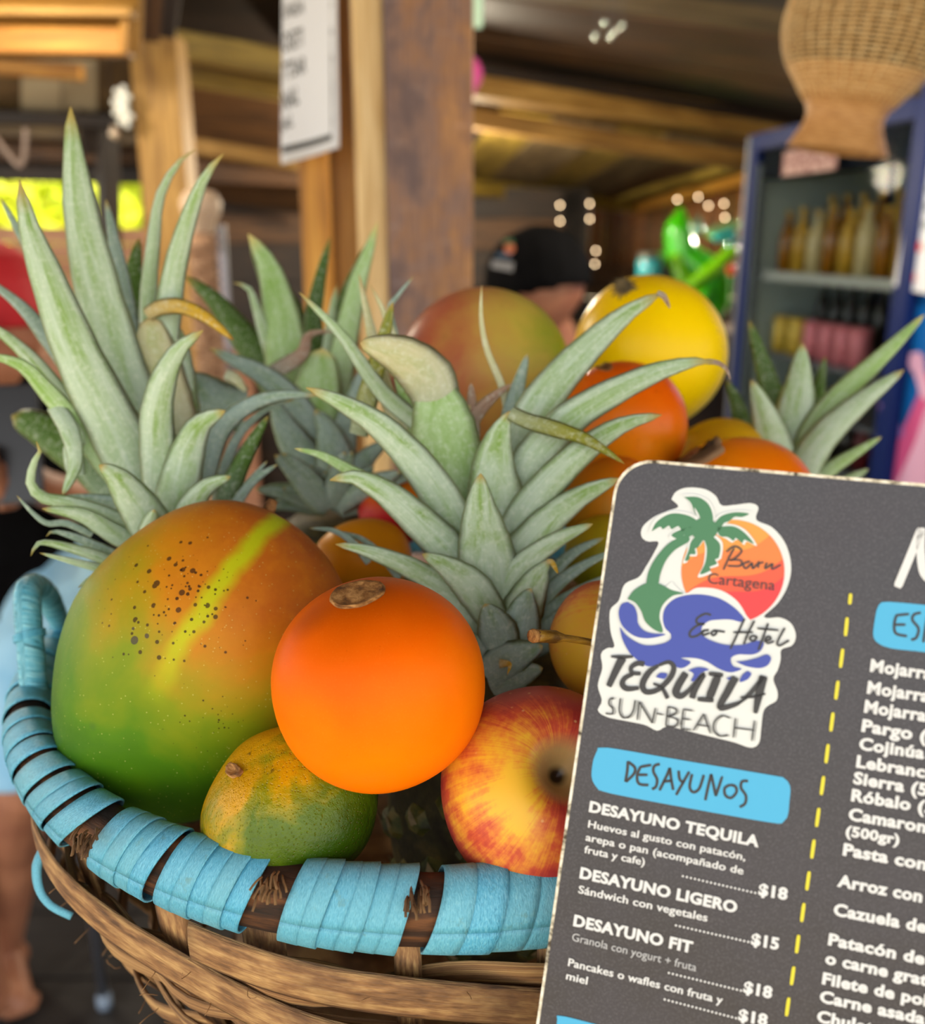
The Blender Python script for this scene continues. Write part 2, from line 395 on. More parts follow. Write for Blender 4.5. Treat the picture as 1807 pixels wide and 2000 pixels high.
# ================================================================== basket
BC = Vector((-.012, .482, 0)); BR = .214; ZR = 1.65 - .2235
def ring(a, r, z): return Vector((BC.x + r * math.cos(a), BC.y + r * math.sin(a), z))
basket = thing('fruit_basket', 'round woven cane basket with light blue strap wound around its rim', 'basket', (BC.x, BC.y, ZT))

m, nt, b = newmat('blue_strap')
v = coords(nt, 'UV', (1, 1, 1)); rv = N(nt, 'ObjectInfo').outputs['Random']
uvv = N(nt, 'SeparateXYZ', {0: v})
wv = N(nt, 'CombineXYZ', {0: mth(nt, 'MULTIPLY', uvv.outputs[0], 7.0), 1: mth(nt, 'ADD', mth(nt, 'MULTIPLY', uvv.outputs[1], 26.0), mth(nt, 'MULTIPLY', uvv.outputs[0], 6.0)), 2: mth(nt, 'MULTIPLY', rv, 50.0)}).outputs[0]
fib = nz(nt, wv, 3.0, 4, .6, .4)
c = ramp(nt, fib, [(.3, '#3a8fb4'), (.5, '#58b2d4'), (.72, '#82cde4')])
o3 = coords(nt, 'Object', (1, 1, 1), rnd=True)
c = mixc(nt, ramp(nt, nz(nt, o3, 130, 4, .7), [(.62, 0.0), (.72, .45)]), c, '#5d7a66')
c = mixc(nt, mth(nt, 'MULTIPLY', rv, .3), c, '#7fb8b4')
nt.links.new(c, b.inputs['Base Color']); b.inputs['Roughness'].default_value = .34
setbump(nt, b, fib, .55, .0012); M_strap = m
M_rimw = tex('rim_wood', [(.3, '#120a05'), (.5, '#38200f'), (.75, '#7a4c26')], scale=(1, 1, 9), ns=30, rough=.75, bs=.6, bd=.002)
m, nt, b = newmat('cane_splint')
v = coords(nt, 'UV', (9, 9, 1), rnd=True); f = nz(nt, v, 1.5, 3, .6)
c = ramp(nt, f, [(.28, '#543820'), (.48, '#8c643c'), (.72, '#c09860')])
c = mixc(nt, ramp(nt, nz(nt, coords(nt, 'Object', (1, 1, 1), rnd=True), 25, 4, .6), [(.5, 0.0), (.7, .6)]), c, '#4a3020')
nt.links.new(c, b.inputs['Base Color']); b.inputs['Roughness'].default_value = .7
f2 = nz(nt, coords(nt, 'UV', (26, 9, 1), rnd=True), 2, 2, .6); setbump(nt, b, f2, .6, .0015); M_cane = m

# rim: wooden hoop
RA, RB = .0096, .0136           # half width across, half height
tube('rim_hoop', [ring(2 * math.pi * i / 120, BR, ZR) for i in range(120)], (RA, RB), M_rimw, basket, ns=14, closed=True, cap=False)
def rim_ang(px, py=1790): p = PZ(px, py, ZR); return math.atan2(p.y - BC.y, p.x - BC.x)
def wrap(a0, a1, grow=.0016, slant=.0, par=basket):
    """one turn of strap: covers the rim between two angles"""
    vs, uv, fs = [], [], []; ns, nl = 36, 4
    for j in range(nl + 1):
        s = j / nl
        for k in range(ns + 1):
            t = 2 * math.pi * k / ns; hz = math.sin(t)
            g = grow + .0005 * s
            # squarish section
            x = (RA + g) * math.cos(t); z = (RB + g) * hz
            a = a0 + (a1 - a0) * s + slant * hz * .5 + .0012 * math.sin(2 * t + a0 * 40)
            vs.append(ring(a, BR + x, ZR + z)); uv.append((s, k / ns))
    W = ns + 1
    for j in range(nl):
        for k in range(ns): q = j * W + k; fs.append((q, q + 1, q + W + 1, q + W))
    o = mo('strap_turn', vs, fs, M_strap, par, uv)
    s = o.modifiers.new('t', 'SOLIDIFY'); s.thickness = .0008; s.offset = -1
    return o
segs = []
def seg(pa, pb, n, ya=1790, yb=1790, slant=.06): segs.append((rim_ang(pa, ya), rim_ang(pb, yb), n, slant))
A0, A1 = rim_ang(838, 1795), rim_ang(560, 1770)
# angles decrease towards the left of the picture (clockwise seen from above)
def fill(a0, a1, n, slant, gap=-.0035):
    d = (a1 - a0) / n
    for i in range(n): wrap(a0 + d * i + gap * .3, a0 + d * (i + 1) - gap * .3, slant=slant, grow=.0014 + .0003 * (i % 2))
g = [(846, 1795), (790, 1792), (565, 1772), (492, 1760), (330, 1712), (310, 1706), (194, 1658), (146, 1626)]
ga = [rim_ang(*q) for q in g]
fill(ga[0], ga[0] + .85, 17, .04)
fill(ga[2], ga[1], 6, .045); fill(ga[4], ga[3], 5, .055); fill(ga[6], ga[5], 4, .07)
a = ga[7]
for k, (wd, gp) in enumerate([(.062, .012), (.085, .014), (.07, .016), (.06, .006), (.07, .004), (.05, .035), (.08, .004)]):
    fill(a - wd, a, 1 if k not in (1,) else 2, .15 - .012 * k); a -= wd + gp
aend = a; fill(ga[0] + .85 + .03, aend + 2 * math.pi, 50, .06)

# knots of frayed fibre in the open places of the rim
M_fib = tex('frayed_fibre', [(.3, '#3a2412'), (.6, '#80603c'), (.8, '#b08c60')], ns=60, rough=.8)
for (px, py) in ((528, 1722), (818, 1738), (175, 1630)):
    D = ([], []); c0 = PZ(px, py, ZR + .012)
    for k in range(22):
        q = c0 + Vector((random.uniform(-.004, .004), random.uniform(-.006, .002), random.uniform(-.001, .003))); pts = [q]
        dr = Vector((random.uniform(-.3, .3), -.8, random.uniform(-.2, .5))).normalized()
        for s in range(4): q = q + dr * .0017; dr = (dr + Vector((random.uniform(-.4, .4), -.1, -.5))).normalized(); pts.append(q)
        tube('f', pts, .0005, M_fib, ns=4, data=D)
    join('fibre_knot', D, M_fib, basket)

# stakes and weavers
def wall_r(z):
    t = (ZR - z) / (ZR - ZT); return BR * (1.0 - .02 * t - .40 * t ** 2.6)
NS = 26
for k in range(NS):
    a = 2 * math.pi * (k + .35) / NS + random.uniform(-.03, .03); pts = []
    for j in range(7):
        z = ZR - .008 - (ZR - ZT - .016) * j / 6; pts.append(ring(a, wall_r(z) - .002, z))
    up = [Vector((math.cos(a), math.sin(a), 0))] * 7
    wd = random.choice([.005, .0075, .009])
    tube('stake', pts, [(wd, .0014)] * 7, M_cane, basket, ns=8, up=up)
NW = 13
for k in range(NW):
    z0 = ZR - .036 - k * .0106; ph = random.uniform(0, 6); am = .0085 if k < 6 else .005; n = 156; pts, ups, rad = [], [], []
    for i in range(n):
        a = 2 * math.pi * i / n
        zz = z0 + am * math.sin(a * 3 + ph) * (.6 + .4 * math.sin(a * 7 + ph * 2)) + .0035 * math.sin(a * 11 + ph)
        zz = max(zz, ZT + .004)
        rr = wall_r(zz) + .0045 * math.sin(a * NS / 2 + (k % 2) * math.pi) + .0015 * math.sin(a * 5 + k)
        pts.append(ring(a, rr, zz)); ups.append(Vector((0, 0, 1)) + Vector((math.cos(a), math.sin(a), 0)) * .25)
        wd = .0056 + .0020 * math.sin(a * 4 + ph * 3); rad.append((.0013, wd))
    tube('weaver', pts, rad, M_cane, basket, ns=8, up=ups, closed=True, cap=False)
# two splints that cross the others at a slant, just under the rim
for (a0, a1, za, zb) in ((4.30, 5.25, -.024, -.052), (3.75, 4.75, -.030, -.060), (4.95, 6.0, -.028, -.040)):
    pts, ups = [], []
    for i in range(30):
        s = i / 29; a = a0 + (a1 - a0) * s; z = ZR + za + (zb - za) * (3 * s * s - 2 * s ** 3); pts.append(ring(a, wall_r(z) + .007 + .002 * math.sin(9 * s), z)); ups.append((0, 0, 1))
    tube('weaver', pts, (.0014, .0088), M_cane, basket, ns=8, up=ups)
D = ([], [])
for k in range(60):
    a = random.uniform(3.3, 6.0); z = ZR - random.uniform(.025, .13); q = ring(a, wall_r(z) + .006, z); pts = [q]
    dr = Vector((math.cos(a) + random.uniform(-.8, .8), math.sin(a) + random.uniform(-.8, .8), random.uniform(-.6, .6))).normalized()
    for s in range(4): q = q + dr * random.uniform(.0012, .003); dr = (dr + Vector((random.uniform(-.5, .5),) * 3)).normalized(); pts.append(q)
    tube('f', pts, .00018, M_cane, ns=3, data=D)
tag(join('loose_fibres', D, M_cane, basket), kind='stuff')
lathe('basket_bottom', [(.0001, ZT + .004), (.06, ZT + .004), (wall_r(ZT) + .002, ZT + .004), (wall_r(ZT) + .002, ZT + .0005), (.0001, ZT + .0005)], 40, M_cane, basket, Matrix.Translation((BC.x, BC.y, 0)))
# handle at the left: hoop of cane wound with the same strap
hp = cr([tuple(PZ(78, 1478, ZR + .004)), tuple(PY(70, 1400, .402)), tuple(PY(62, 1290, .413)), tuple(PY(54, 1190, .424)), tuple(PY(56, 1150, .436)), tuple(PY(80, 1152, .452)), tuple(PY(112, 1205, .470)), tuple(PY(140, 1290, .490)), tuple(PY(165, 1380, .512))], 60)
hrad = [.0082 if i < 34 else .0082 - .003 * min(1, (i - 34) / 8) for i in range(60)]
hrad = [r + .00015 * math.sin(i * 2.9) for i, r in enumerate(hrad)]
m, nt, b = newmat('wound_strap'); s_ = N(nt, 'SeparateXYZ', {0: coords(nt, 'UV')})
w_ = nz(nt, N(nt, 'CombineXYZ', {0: mth(nt, 'MULTIPLY', s_.outputs[0], 2.0), 1: mth(nt, 'ADD', mth(nt, 'MULTIPLY', s_.outputs[1], 120.0), mth(nt, 'MULTIPLY', s_.outputs[0], 5.0)), 2: 0.0}).outputs[0], 1.3, 3, .6, .6)
nt.links.new(ramp(nt, w_, [(.32, '#34707c'), (.46, '#5cb0c8'), (.7, '#8ccad4')]), b.inputs['Base Color']); b.inputs['Roughness'].default_value = .4; setbump(nt, b, w_, .7, .0015); M_wound = m
ho = tube('handle', hp, [r * .80 for r in hrad], M_wound, basket, ns=14, up=(1, 0, 0))
for i in (20, 58):
    c0 = Vector(hp[i]); F = frame(Vector(hp[i + 1 if i < 59 else i]) - Vector(hp[i - 1]), (1, 0, 0), c0)
    D = ([], [])
    for k in range(3):
        tube('f', [c0 + F.to_3x3() @ Vector((.0012 * k + .001 * math.sin(t), (hrad[i] * .8 + .0005) * math.cos(t), (hrad[i] * .8 + .0005) * math.sin(t))) for t in [2 * math.pi * q / 16 for q in range(17)]], .0007, M_strap, ns=4, up=(1, 0, 0), data=D)
    sub = join('binding', D, M_strap, ho)
lp = cr([tuple(PY(88, 1655, .345)), tuple(PY(72, 1690, .34)), tuple(PY(76, 1735, .338)), tuple(PY(98, 1768, .335)), tuple(PY(140, 1790, .334))], 16)
tube('strap_tail', lp, (.0022, .0012), M_strap, basket, ns=6, up=(0, 1, 0))

# ================================================================== fruit
def fruit(name, label, cat, px, py, d, mat, prof, ax=0.0, tilt=(0, 0), scale=1.0, sx=1, sy=1, fn=None, n=64, group=None, post=None):
    """prof: [(r, z)] unit profile (half-length 1), local axes right / away / up before the lean ax (degrees, clockwise) and tilt"""
    R = Matrix.Rotation(math.radians(ax), 4, 'Y') @ Matrix.Rotation(math.radians(tilt[0]), 4, 'X') @ Matrix.Rotation(math.radians(tilt[1]), 4, 'Z')
    vs, uv, fs = [], [], []; K = len(prof)
    for j, (r, z) in enumerate(prof):
        for i in range(n + 1):
            a = 2 * math.pi * i / n; v = Vector((r * math.cos(a) * sx, r * math.sin(a) * sy, z))
            if fn: v = fn(v, a, z)
            v = R.to_3x3() @ v * scale
            if post: v = post(v)
            vs.append(v); uv.append((i / n, j / (K - 1)))
    for j in range(K - 1):
        for i in range(n): q = j * (n + 1) + i; fs.append((q, q + 1, q + n + 2, q + n + 1))
    o = mo(name, vs, fs, mat, None, uv, M=Matrix.Translation(P(px, py, d)) @ CB)
    return tag(o, label, cat, group), R
def rp(fun, K=48):
    """profile of a closed surface r(theta) from the top (z=+) to the bottom"""
    out = []
    for j in range(K + 1):
        t = math.pi * j / K; r, z = fun(t); out.append((max(r, 1e-5), z))
    return out[::-1]
def ball(e=0.0, sq=0.0): return rp(lambda t: (math.sin(t) * (1 + e * math.cos(t) - sq * math.cos(2 * t)), math.cos(t) * (1 - .0 * e)))

def lump(amp, fr, sd=0.0):
    return lambda v: v * (1 + amp * mnoise.noise(Vector(v).normalized() * fr + Vector((sd, sd, sd))))

# ---- big mango at the left
dM = .415; kM = dM / FPX; LM = 322 * kM
m, nt, b = newmat('mango_skin_ripening')
v = coords(nt, 'Object', (1 / LM,) * 3)
n1 = nz(nt, v, 1.6, 4, .55, .3); n2 = nz(nt, v, 9, 4, .6)
f = mth(nt, 'ADD', mth(nt, 'ADD', dot(nt, v, (.30, 0, .36)), .47), mth(nt, 'MULTIPLY', mth(nt, 'SUBTRACT', n1, .5), .55))
c = ramp(nt, f, [(.08, '#32600e'), (.25, '#4c780e'), (.42, '#7c8a12'), (.56, '#a68a16'), (.68, '#c07c14'), (.84, '#b86418'), (1.0, '#9a4a20')])
c = mixc(nt, mth(nt, 'MULTIPLY', mth(nt, 'MULTIPLY', ramp(nt, n2, [(.45, 0.0), (.7, 1.0)]), ramp(nt, f, [(.45, 0.0), (.7, 1.0)])), .25), c, '#d98a1c')
# pale streak from the shoulder down the cheek
def loc(px, py, cx=385, cy=1288, k=kM, L=LM): return Vector(((px - cx) * k / L, 0, (cy - py) * k / L))
p0, p1 = loc(538, 1035), loc(398, 1270); dn = (p1 - p0).normalized(); nn = Vector((-dn.z, 0, dn.x))
warp = mth(nt, 'MULTIPLY', mth(nt, 'SUBTRACT', nz(nt, v, 4, 3), .5), .10)
ds = mth(nt, 'ABSOLUTE', mth(nt, 'ADD', mth(nt, 'SUBTRACT', dot(nt, v, tuple(nn)), nn.dot(p0)), warp))
al = mth(nt, 'SUBTRACT', dot(nt, v, tuple(dn)), dn.dot(p0)); Ls = (p1 - p0).length
front = mth(nt, 'LESS_THAN', N(nt, 'SeparateXYZ', {0: v}).outputs[1], 0.0)
k1 = mth(nt, 'MULTIPLY', ramp(nt, ds, [(.02, 1.0), (.085, 0.0)]), ramp(nt, mth(nt, 'DIVIDE', al, Ls * 1.25), [(0.0, 1.0), (.62, .9), (1.0, 0.0)]))
c = mixc(nt, mth(nt, 'MULTIPLY', mth(nt, 'MULTIPLY', k1, front), .8), c, '#b5c814')
# pale lenticels, then dark specks gathered round two places
vo = N(nt, 'TexVoronoi', {'Vector': v, 'Scale': 30.0, 'Randomness': 1.0}); c = mixc(nt, ramp(nt, vo.outputs['Distance'], [(.06, .55), (.12, 0.0)]), c, '#d8d47a')
def specks(c, ctr, rad, sc, th, col='#2e1c10', am=.9, off=0.0):
    vv = N(nt, 'TexVoronoi', {'Vector': coords(nt, 'Object', (1 / LM,) * 3, (off, 0, off)), 'Scale': sc})
    area = ramp(nt, dist(nt, v, tuple(ctr)), [(rad * .35, 1.0), (rad, 0.0)])
    rnd = N(nt, 'SeparateColor', {0: vv.outputs['Color']}).outputs[0]
    k = mth(nt, 'LESS_THAN', mth(nt, 'ADD', vv.outputs['Distance'], mth(nt, 'MULTIPLY', n2, .05)), mth(nt, 'ADD', mth(nt, 'MULTIPLY', mth(nt, 'MULTIPLY', rnd, area), th), .0))
    return mixc(nt, mth(nt, 'MULTIPLY', k, am), c, col)
ctr = loc(400, 1150) + Vector((0, -.62, 0))
c = specks(c, ctr, .60, 20, .42, '#3a2414', .85); c = specks(c, loc(430, 1150) + Vector((0, -.6, 0)), .34, 34, .42, off=3.1); c = specks(c, loc(455, 1360) + Vector((0, -.6, 0)), .34, 40, .26, off=1.7)
c = specks(c, loc(345, 1220) + Vector((0, -.66, 0)), .16, 12, .5, '#40343a', .8, 2.2)
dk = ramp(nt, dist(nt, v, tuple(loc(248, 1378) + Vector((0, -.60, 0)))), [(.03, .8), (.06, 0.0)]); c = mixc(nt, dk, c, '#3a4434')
nt.links.new(c, b.inputs['Base Color']); b.inputs['Roughness'].default_value = .46; b.inputs['Specular IOR Level'].default_value = .14
b.inputs['Subsurface Weight'].default_value = .06; b.inputs['Subsurface Radius'].default_value = (.01, .006, .002); b.inputs['Subsurface Scale'].default_value = .3
setbump(nt, b, vo.outputs['Distance'], .08, .0006); M_mango = m
def mango_prof(e=.12, fat=.80): return rp(lambda t: (fat * math.sin(t) ** .96 * (1 + e * math.cos(t)), math.cos(t)))
def shear(kx): return lambda v, a, z: Vector((v.x + kx * (1 - z * z) * 1.0, v.y, v.z))
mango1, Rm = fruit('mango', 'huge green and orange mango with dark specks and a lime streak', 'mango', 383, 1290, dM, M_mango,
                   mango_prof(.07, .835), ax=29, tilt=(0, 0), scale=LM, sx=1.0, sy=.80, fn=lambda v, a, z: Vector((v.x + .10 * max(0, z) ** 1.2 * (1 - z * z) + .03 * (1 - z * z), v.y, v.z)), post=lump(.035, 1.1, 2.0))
M_stub = tex('fruit_stub', [(.35, '#3a2210'), (.6, '#8a5c30'), (.8, '#c09868')], ns=120, rough=.85, bs=.8, bd=.001)
def stub(parent, px, py, d, r, h, mat=M_stub, up=None, name='stem_stub', n=14, prof=None):
    p = P(px, py, d); ax = up if up else (p - WM[parent.name].translation).normalized()
    M = frame(ax, (0, 0, 1.0) if abs(ax[2]) < .9 else (1, 0, 0), p) @ Matrix.Rotation(math.pi / 2, 4, 'Y')
    pr = prof or [(r * .2, -h * .8), (r, -h * .6), (r * 1.05, 0), (r * .75, h), (r * .4, h * 1.05), (.0001, h * .8)]
    return lathe(name, pr, n, mat, parent, M, fn=lambda v, a, t: v * (1 + .0 * t) + Vector((1, 1, 0)) * 0 + Vector((v.x, v.y, 0)) * .12 * math.sin(a * 5 + 1))
stub(mango1, 527, 992, .425, .0028, .004)

# ---- orange lulo in front
dL = .335; kL = dL / FPX; RL = 206 * kL
m, nt, b = newmat('lulo_skin')
v = coords(nt, 'Object', (1 / RL,) * 3)
n1 = nz(nt, v, 1.2, 3, .5); gr2 = nz(nt, v, 60, 3, .7)
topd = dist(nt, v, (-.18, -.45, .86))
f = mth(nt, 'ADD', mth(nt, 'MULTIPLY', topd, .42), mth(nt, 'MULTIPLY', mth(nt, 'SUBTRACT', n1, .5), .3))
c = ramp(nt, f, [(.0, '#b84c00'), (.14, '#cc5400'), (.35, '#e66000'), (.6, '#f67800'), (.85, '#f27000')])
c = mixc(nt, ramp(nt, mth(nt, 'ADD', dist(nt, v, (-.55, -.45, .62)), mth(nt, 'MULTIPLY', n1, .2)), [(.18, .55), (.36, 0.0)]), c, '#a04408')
c = mixc(nt, mth(nt, 'MULTIPLY', ramp(nt, gr2, [(.55, 0.0), (.75, 1.0)]), .10), c, '#ffb050')
vo = N(nt, 'TexVoronoi', {'Vector': v, 'Scale': 9.0}); c = mixc(nt, ramp(nt, vo.outputs['Distance'], [(.02, .6), (.05, 0.0)]), c, '#a03c04')
nt.links.new(c, b.inputs['Base Color']); b.inputs['Roughness'].default_value = .42; b.inputs['Specular IOR Level'].default_value = .07
b.inputs['Subsurface Weight'].default_value = .08; b.inputs['Subsurface Radius'].default_value = (.01, .004, .001); b.inputs['Subsurface Scale'].default_value = .3
setbump(nt, b, gr2, .05, .0004); M_lulo = m
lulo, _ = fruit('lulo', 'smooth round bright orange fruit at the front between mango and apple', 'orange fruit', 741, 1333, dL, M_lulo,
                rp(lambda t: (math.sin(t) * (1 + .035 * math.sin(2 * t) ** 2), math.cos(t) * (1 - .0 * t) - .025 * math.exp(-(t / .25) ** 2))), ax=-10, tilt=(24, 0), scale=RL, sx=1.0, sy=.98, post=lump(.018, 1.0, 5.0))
def conform(name, fr, px, py, rpx, ang, asp, mat, lift, d0, rings=((0, .0), (.35, .2), (.7, .7), (.9, 1), (1, 0)), n=28, seed=0, wb_=.10):
    """small disc laid on the skin of a fruit around the point seen at (px, py)"""
    o = fr; me = o.data; Mi = WM[o.name].inverted(); org = Mi @ CAM
    vs, fs = [], []; k = d0 / FPX
    for q, (rr, hh) in enumerate(rings):
        for i in range(n):
            a = 2 * math.pi * i / n; wob = 1 + wb_ * math.sin(a * 3 + seed) + wb_ * .6 * math.sin(a * 7 + seed * 2)
            x = rr * rpx * math.cos(a) * wob; y = rr * rpx * asp * math.sin(a) * wob; ca, sa = math.cos(ang), math.sin(ang)
            ray = (Mi @ P(px + x * ca - y * sa, py + x * sa + y * ca, 1.0) - org).normalized()
            hit, pos, nor, _ = o.ray_cast(org, ray)
            if not hit: pos = (Mi @ P(px, py, d0)); nor = Vector((0, -1, 0))
            vs.append(WM[o.name] @ (pos + nor * (hh * lift + .0001)))
    for q in range(len(rings) - 1):
        for i in range(n): a, b_ = q * n + i, q * n + (i + 1) % n; fs.append((a, b_, b_ + n, a + n))
    fs.append(tuple(range(n)))
    return recalc(mo(name, vs, fs, mat, fr))
bpy.context.view_layer.update()
M_scar = tex('stem_scar_skin', [(.3, '#4a2c14'), (.45, '#8a5a28'), (.6, '#c08c50'), (.8, '#7a4a20')], scale=(30, 30, 90), ns=6, rough=.8, bs=.8, bd=.001)
conform('stem_scar', lulo, 698, 1163, 56, math.radians(-13), .42, M_scar, .0012, .31, rings=((0, .1), (.3, .45), (.6, .1), (.85, .7), (.93, 1), (1, 0)), seed=2, wb_=.03)

# ---- mandarin with green cheek
dO = .352; kO = dO / FPX; RO = 178 * kO
m, nt, b = newmat('mandarin_skin')
v = coords(nt, 'Object', (1 / RO,) * 3); n1 = nz(nt, v, 1.5, 4, .6, .4); n2 = nz(nt, v, 7, 5, .7)
f = mth(nt, 'ADD', mth(nt, 'ADD', dot(nt, v, (-.30, 0, .30)), .50), mth(nt, 'MULTIPLY', mth(nt, 'SUBTRACT', n1, .5), .8))
c = ramp(nt, f, [(.24, '#314c06'), (.50, '#526a0a'), (.62, '#8e860a'), (.72, '#c89606'), (.9, '#cc8c06')])
c = mixc(nt, ramp(nt, mth(nt, 'ADD', n2, mth(nt, 'MULTIPLY', dist(nt, v, (-.35, -.5, .8)), -.12)), [(.56, 0.0), (.66, .75)]), c, '#4a3812')
vo = N(nt, 'TexVoronoi', {'Vector': v, 'Scale': 26.0}); c = mixc(nt, ramp(nt, vo.outputs['Distance'], [(.08, .55), (.22, 0.0)]), c, '#6a5a10')
nt.links.new(c, b.inputs['Base Color']); b.inputs['Roughness'].default_value = .24; b.inputs['Specular IOR Level'].default_value = .3
pits = mth(nt, 'ADD', mth(nt, 'MULTIPLY', ramp(nt, vo.outputs['Distance'], [(.0, 0.0), (.3, 1.0)]), .6), mth(nt, 'MULTIPLY', n2, 1.2)); setbump(nt, b, pits, .5, .0016); M_mand = m
mand, _ = fruit('mandarin', 'squat yellow-green mandarin with black scurf, low against the rim', 'mandarin', 569, 1572, dO, M_mand,
                rp(lambda t: (math.sin(t), .80 * math.cos(t) - .04 * math.exp(-(t / .3) ** 2))), ax=-26, tilt=(30, 0), scale=RO, sy=.95, fn=None, post=lump(.05, 1.3, 1.0))
conform('calyx_scar', mand, 459, 1507, 15, 0.0, .9, M_scar, .0016, .33, seed=1)

# ---- apples
def apple_mat(name, cells, axis, ylw, sd=0.0):
    m, nt, b = newmat(name)
    uv = coords(nt, 'UV'); su = N(nt, 'SeparateXYZ', {0: uv}); ang = mth(nt, 'MULTIPLY', su.outputs[0], 2 * math.pi)
    ring_ = N(nt, 'CombineXYZ', {0: mth(nt, 'MULTIPLY', mth(nt, 'COSINE', ang), 1.0), 1: mth(nt, 'MULTIPLY', mth(nt, 'SINE', ang), 1.0), 2: mth(nt, 'MULTIPLY', su.outputs[1], .12)}).outputs[0]
    st = nz(nt, ring_, 16, 5, .7); st2 = nz(nt, ring_, 3.5, 3, .5)
    v = coords(nt, 'Object', (28, 28, 28), (sd, sd, 0)); pt = nz(nt, v, 1.0, 5, .65); fine = nz(nt, v, 6, 5, .7)
    f = mth(nt, 'ADD', mth(nt, 'ADD', mth(nt, 'MULTIPLY', pt, .75), mth(nt, 'MULTIPLY', st, .30)), mth(nt, 'ADD', mth(nt, 'MULTIPLY', fine, .22), mth(nt, 'MULTIPLY', dist(nt, coords(nt, 'Object'), axis), ylw)))
    c = ramp(nt, f, cells)
    vo = N(nt, 'TexVoronoi', {'Vector': v, 'Scale': 5.0}); c = mixc(nt, ramp(nt, vo.outputs['Distance'], [(.04, .5), (.1, 0.0)]), c, '#e8c080')
    pole = ramp(nt, su.outputs[1], [(.89, 0.0), (.935, .8), (1.0, .9)]); c = mixc(nt, pole, c, '#b09a60'); c = mixc(nt, ramp(nt, su.outputs[1], [(.965, 0.0), (.985, 1.0)]), c, '#2a1a0c')
    nt.links.new(c, b.inputs['Base Color']); b.inputs['Roughness'].default_value = .38; b.inputs['Specular IOR Level'].default_value = .3; b.inputs['Subsurface Weight'].default_value = .05
    b.inputs['Subsurface Scale'].default_value = .2; return m
dA = .348; kA = dA / FPX; RAp = 199 * kA
M_app = apple_mat('apple_skin_red_gold', [(.68, '#e8b430'), (.76, '#e08c34'), (.84, '#c85434'), (.94, '#a83430')], (-.018, -.032, .011), 8.0)
def apple_prof(h=.92, dim=.30):
    def f(t):
        r = math.sin(t) * (1 + .04 * math.cos(t)); z = h * math.cos(t)
        z -= dim * math.exp(-(t / .26) ** 2) * 1.45; z += dim * .6 * math.exp(-((math.pi - t) / .2) ** 2); return r, z
    return rp(f, 72)
apple, _ = fruit('apple', 'red and yellow apple with its hollow showing, half behind the menu', 'apple', 1058, 1543, dA, M_app, apple_prof(), ax=22, tilt=(57, 0), scale=RAp, post=lump(.03, 1.0, 7.0), n=80)
M_app2 = apple_mat('apple_skin_gold', [(.66, '#d8ac30'), (.82, '#dca43a'), (.94, '#d8803a'), (1.0, '#c45a34')], (-.012, -.024, -.010), 9.0, 3.0)
apple2, _ = fruit('apple', 'golden apple with orange blush peeping from behind the menu edge', 'apple', 1190, 1258, .395, M_app2, apple_prof(), ax=60, tilt=(40, 0), scale=124 * .395 / FPX, post=lump(.03, 1.2, 4.0), n=64)
M_stalk = tex('stalk_bark', [(.35, '#5a3c10'), (.6, '#a07820'), (.8, '#b89040')], scale=(1, 8, 8), ns=40, rough=.5)
sp = cr([tuple(P(1048, 1242, .334)), tuple(P(1085, 1244, .337)), tuple(P(1130, 1250, .340)), tuple(P(1190, 1262, .346)), tuple(P(1215, 1268, .372))], 16)
st_ = tube('stalk', sp, [.0024 if i < 3 else .0013 - .0002 * (i > 10) for i in range(16)], M_stalk, apple2, ns=10)
lathe('cut_end', [(.0001, -.0015), (.0023, -.001), (.0027, .0015), (.0020, .0028), (.0001, .0025)], 12, M_scar, st_, frame(Vector(sp[0]) - Vector(sp[1]), (0, 0, 1), sp[0]) @ Matrix.Rotation(math.pi / 2, 4, 'Y'))

# ---- fruit further back
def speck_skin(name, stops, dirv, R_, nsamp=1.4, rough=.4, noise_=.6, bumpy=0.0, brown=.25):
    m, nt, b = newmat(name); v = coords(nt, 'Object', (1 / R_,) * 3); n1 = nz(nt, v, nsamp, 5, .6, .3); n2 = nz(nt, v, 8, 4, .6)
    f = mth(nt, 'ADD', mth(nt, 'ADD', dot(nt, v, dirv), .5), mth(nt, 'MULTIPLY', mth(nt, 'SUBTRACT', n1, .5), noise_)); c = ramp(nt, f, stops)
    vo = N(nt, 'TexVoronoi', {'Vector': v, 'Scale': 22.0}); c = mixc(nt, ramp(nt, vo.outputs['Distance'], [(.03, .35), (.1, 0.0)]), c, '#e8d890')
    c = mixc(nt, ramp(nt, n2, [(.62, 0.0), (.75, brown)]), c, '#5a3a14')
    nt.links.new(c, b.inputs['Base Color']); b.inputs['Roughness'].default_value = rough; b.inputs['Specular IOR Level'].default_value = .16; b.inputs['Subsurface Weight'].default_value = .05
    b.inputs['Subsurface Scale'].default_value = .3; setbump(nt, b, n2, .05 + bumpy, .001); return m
d = .60; R_ = 176 * d / FPX
mango2, _ = fruit('mango', 'dull red and yellow mango at the back, in front of the worn post', 'mango', 938, 738, d,
    speck_skin('mango_skin_red', [(.1, '#8a4438'), (.3, '#a85c3c'), (.5, '#b88a44'), (.7, '#b8a040'), (.9, '#8a9428')], (.42, 0, .02), R_), mango_prof(.04, .96), ax=60, scale=R_, sy=.85, post=lump(.03, 1.1, 3.0))
d = .66; R_ = 150 * d / FPX
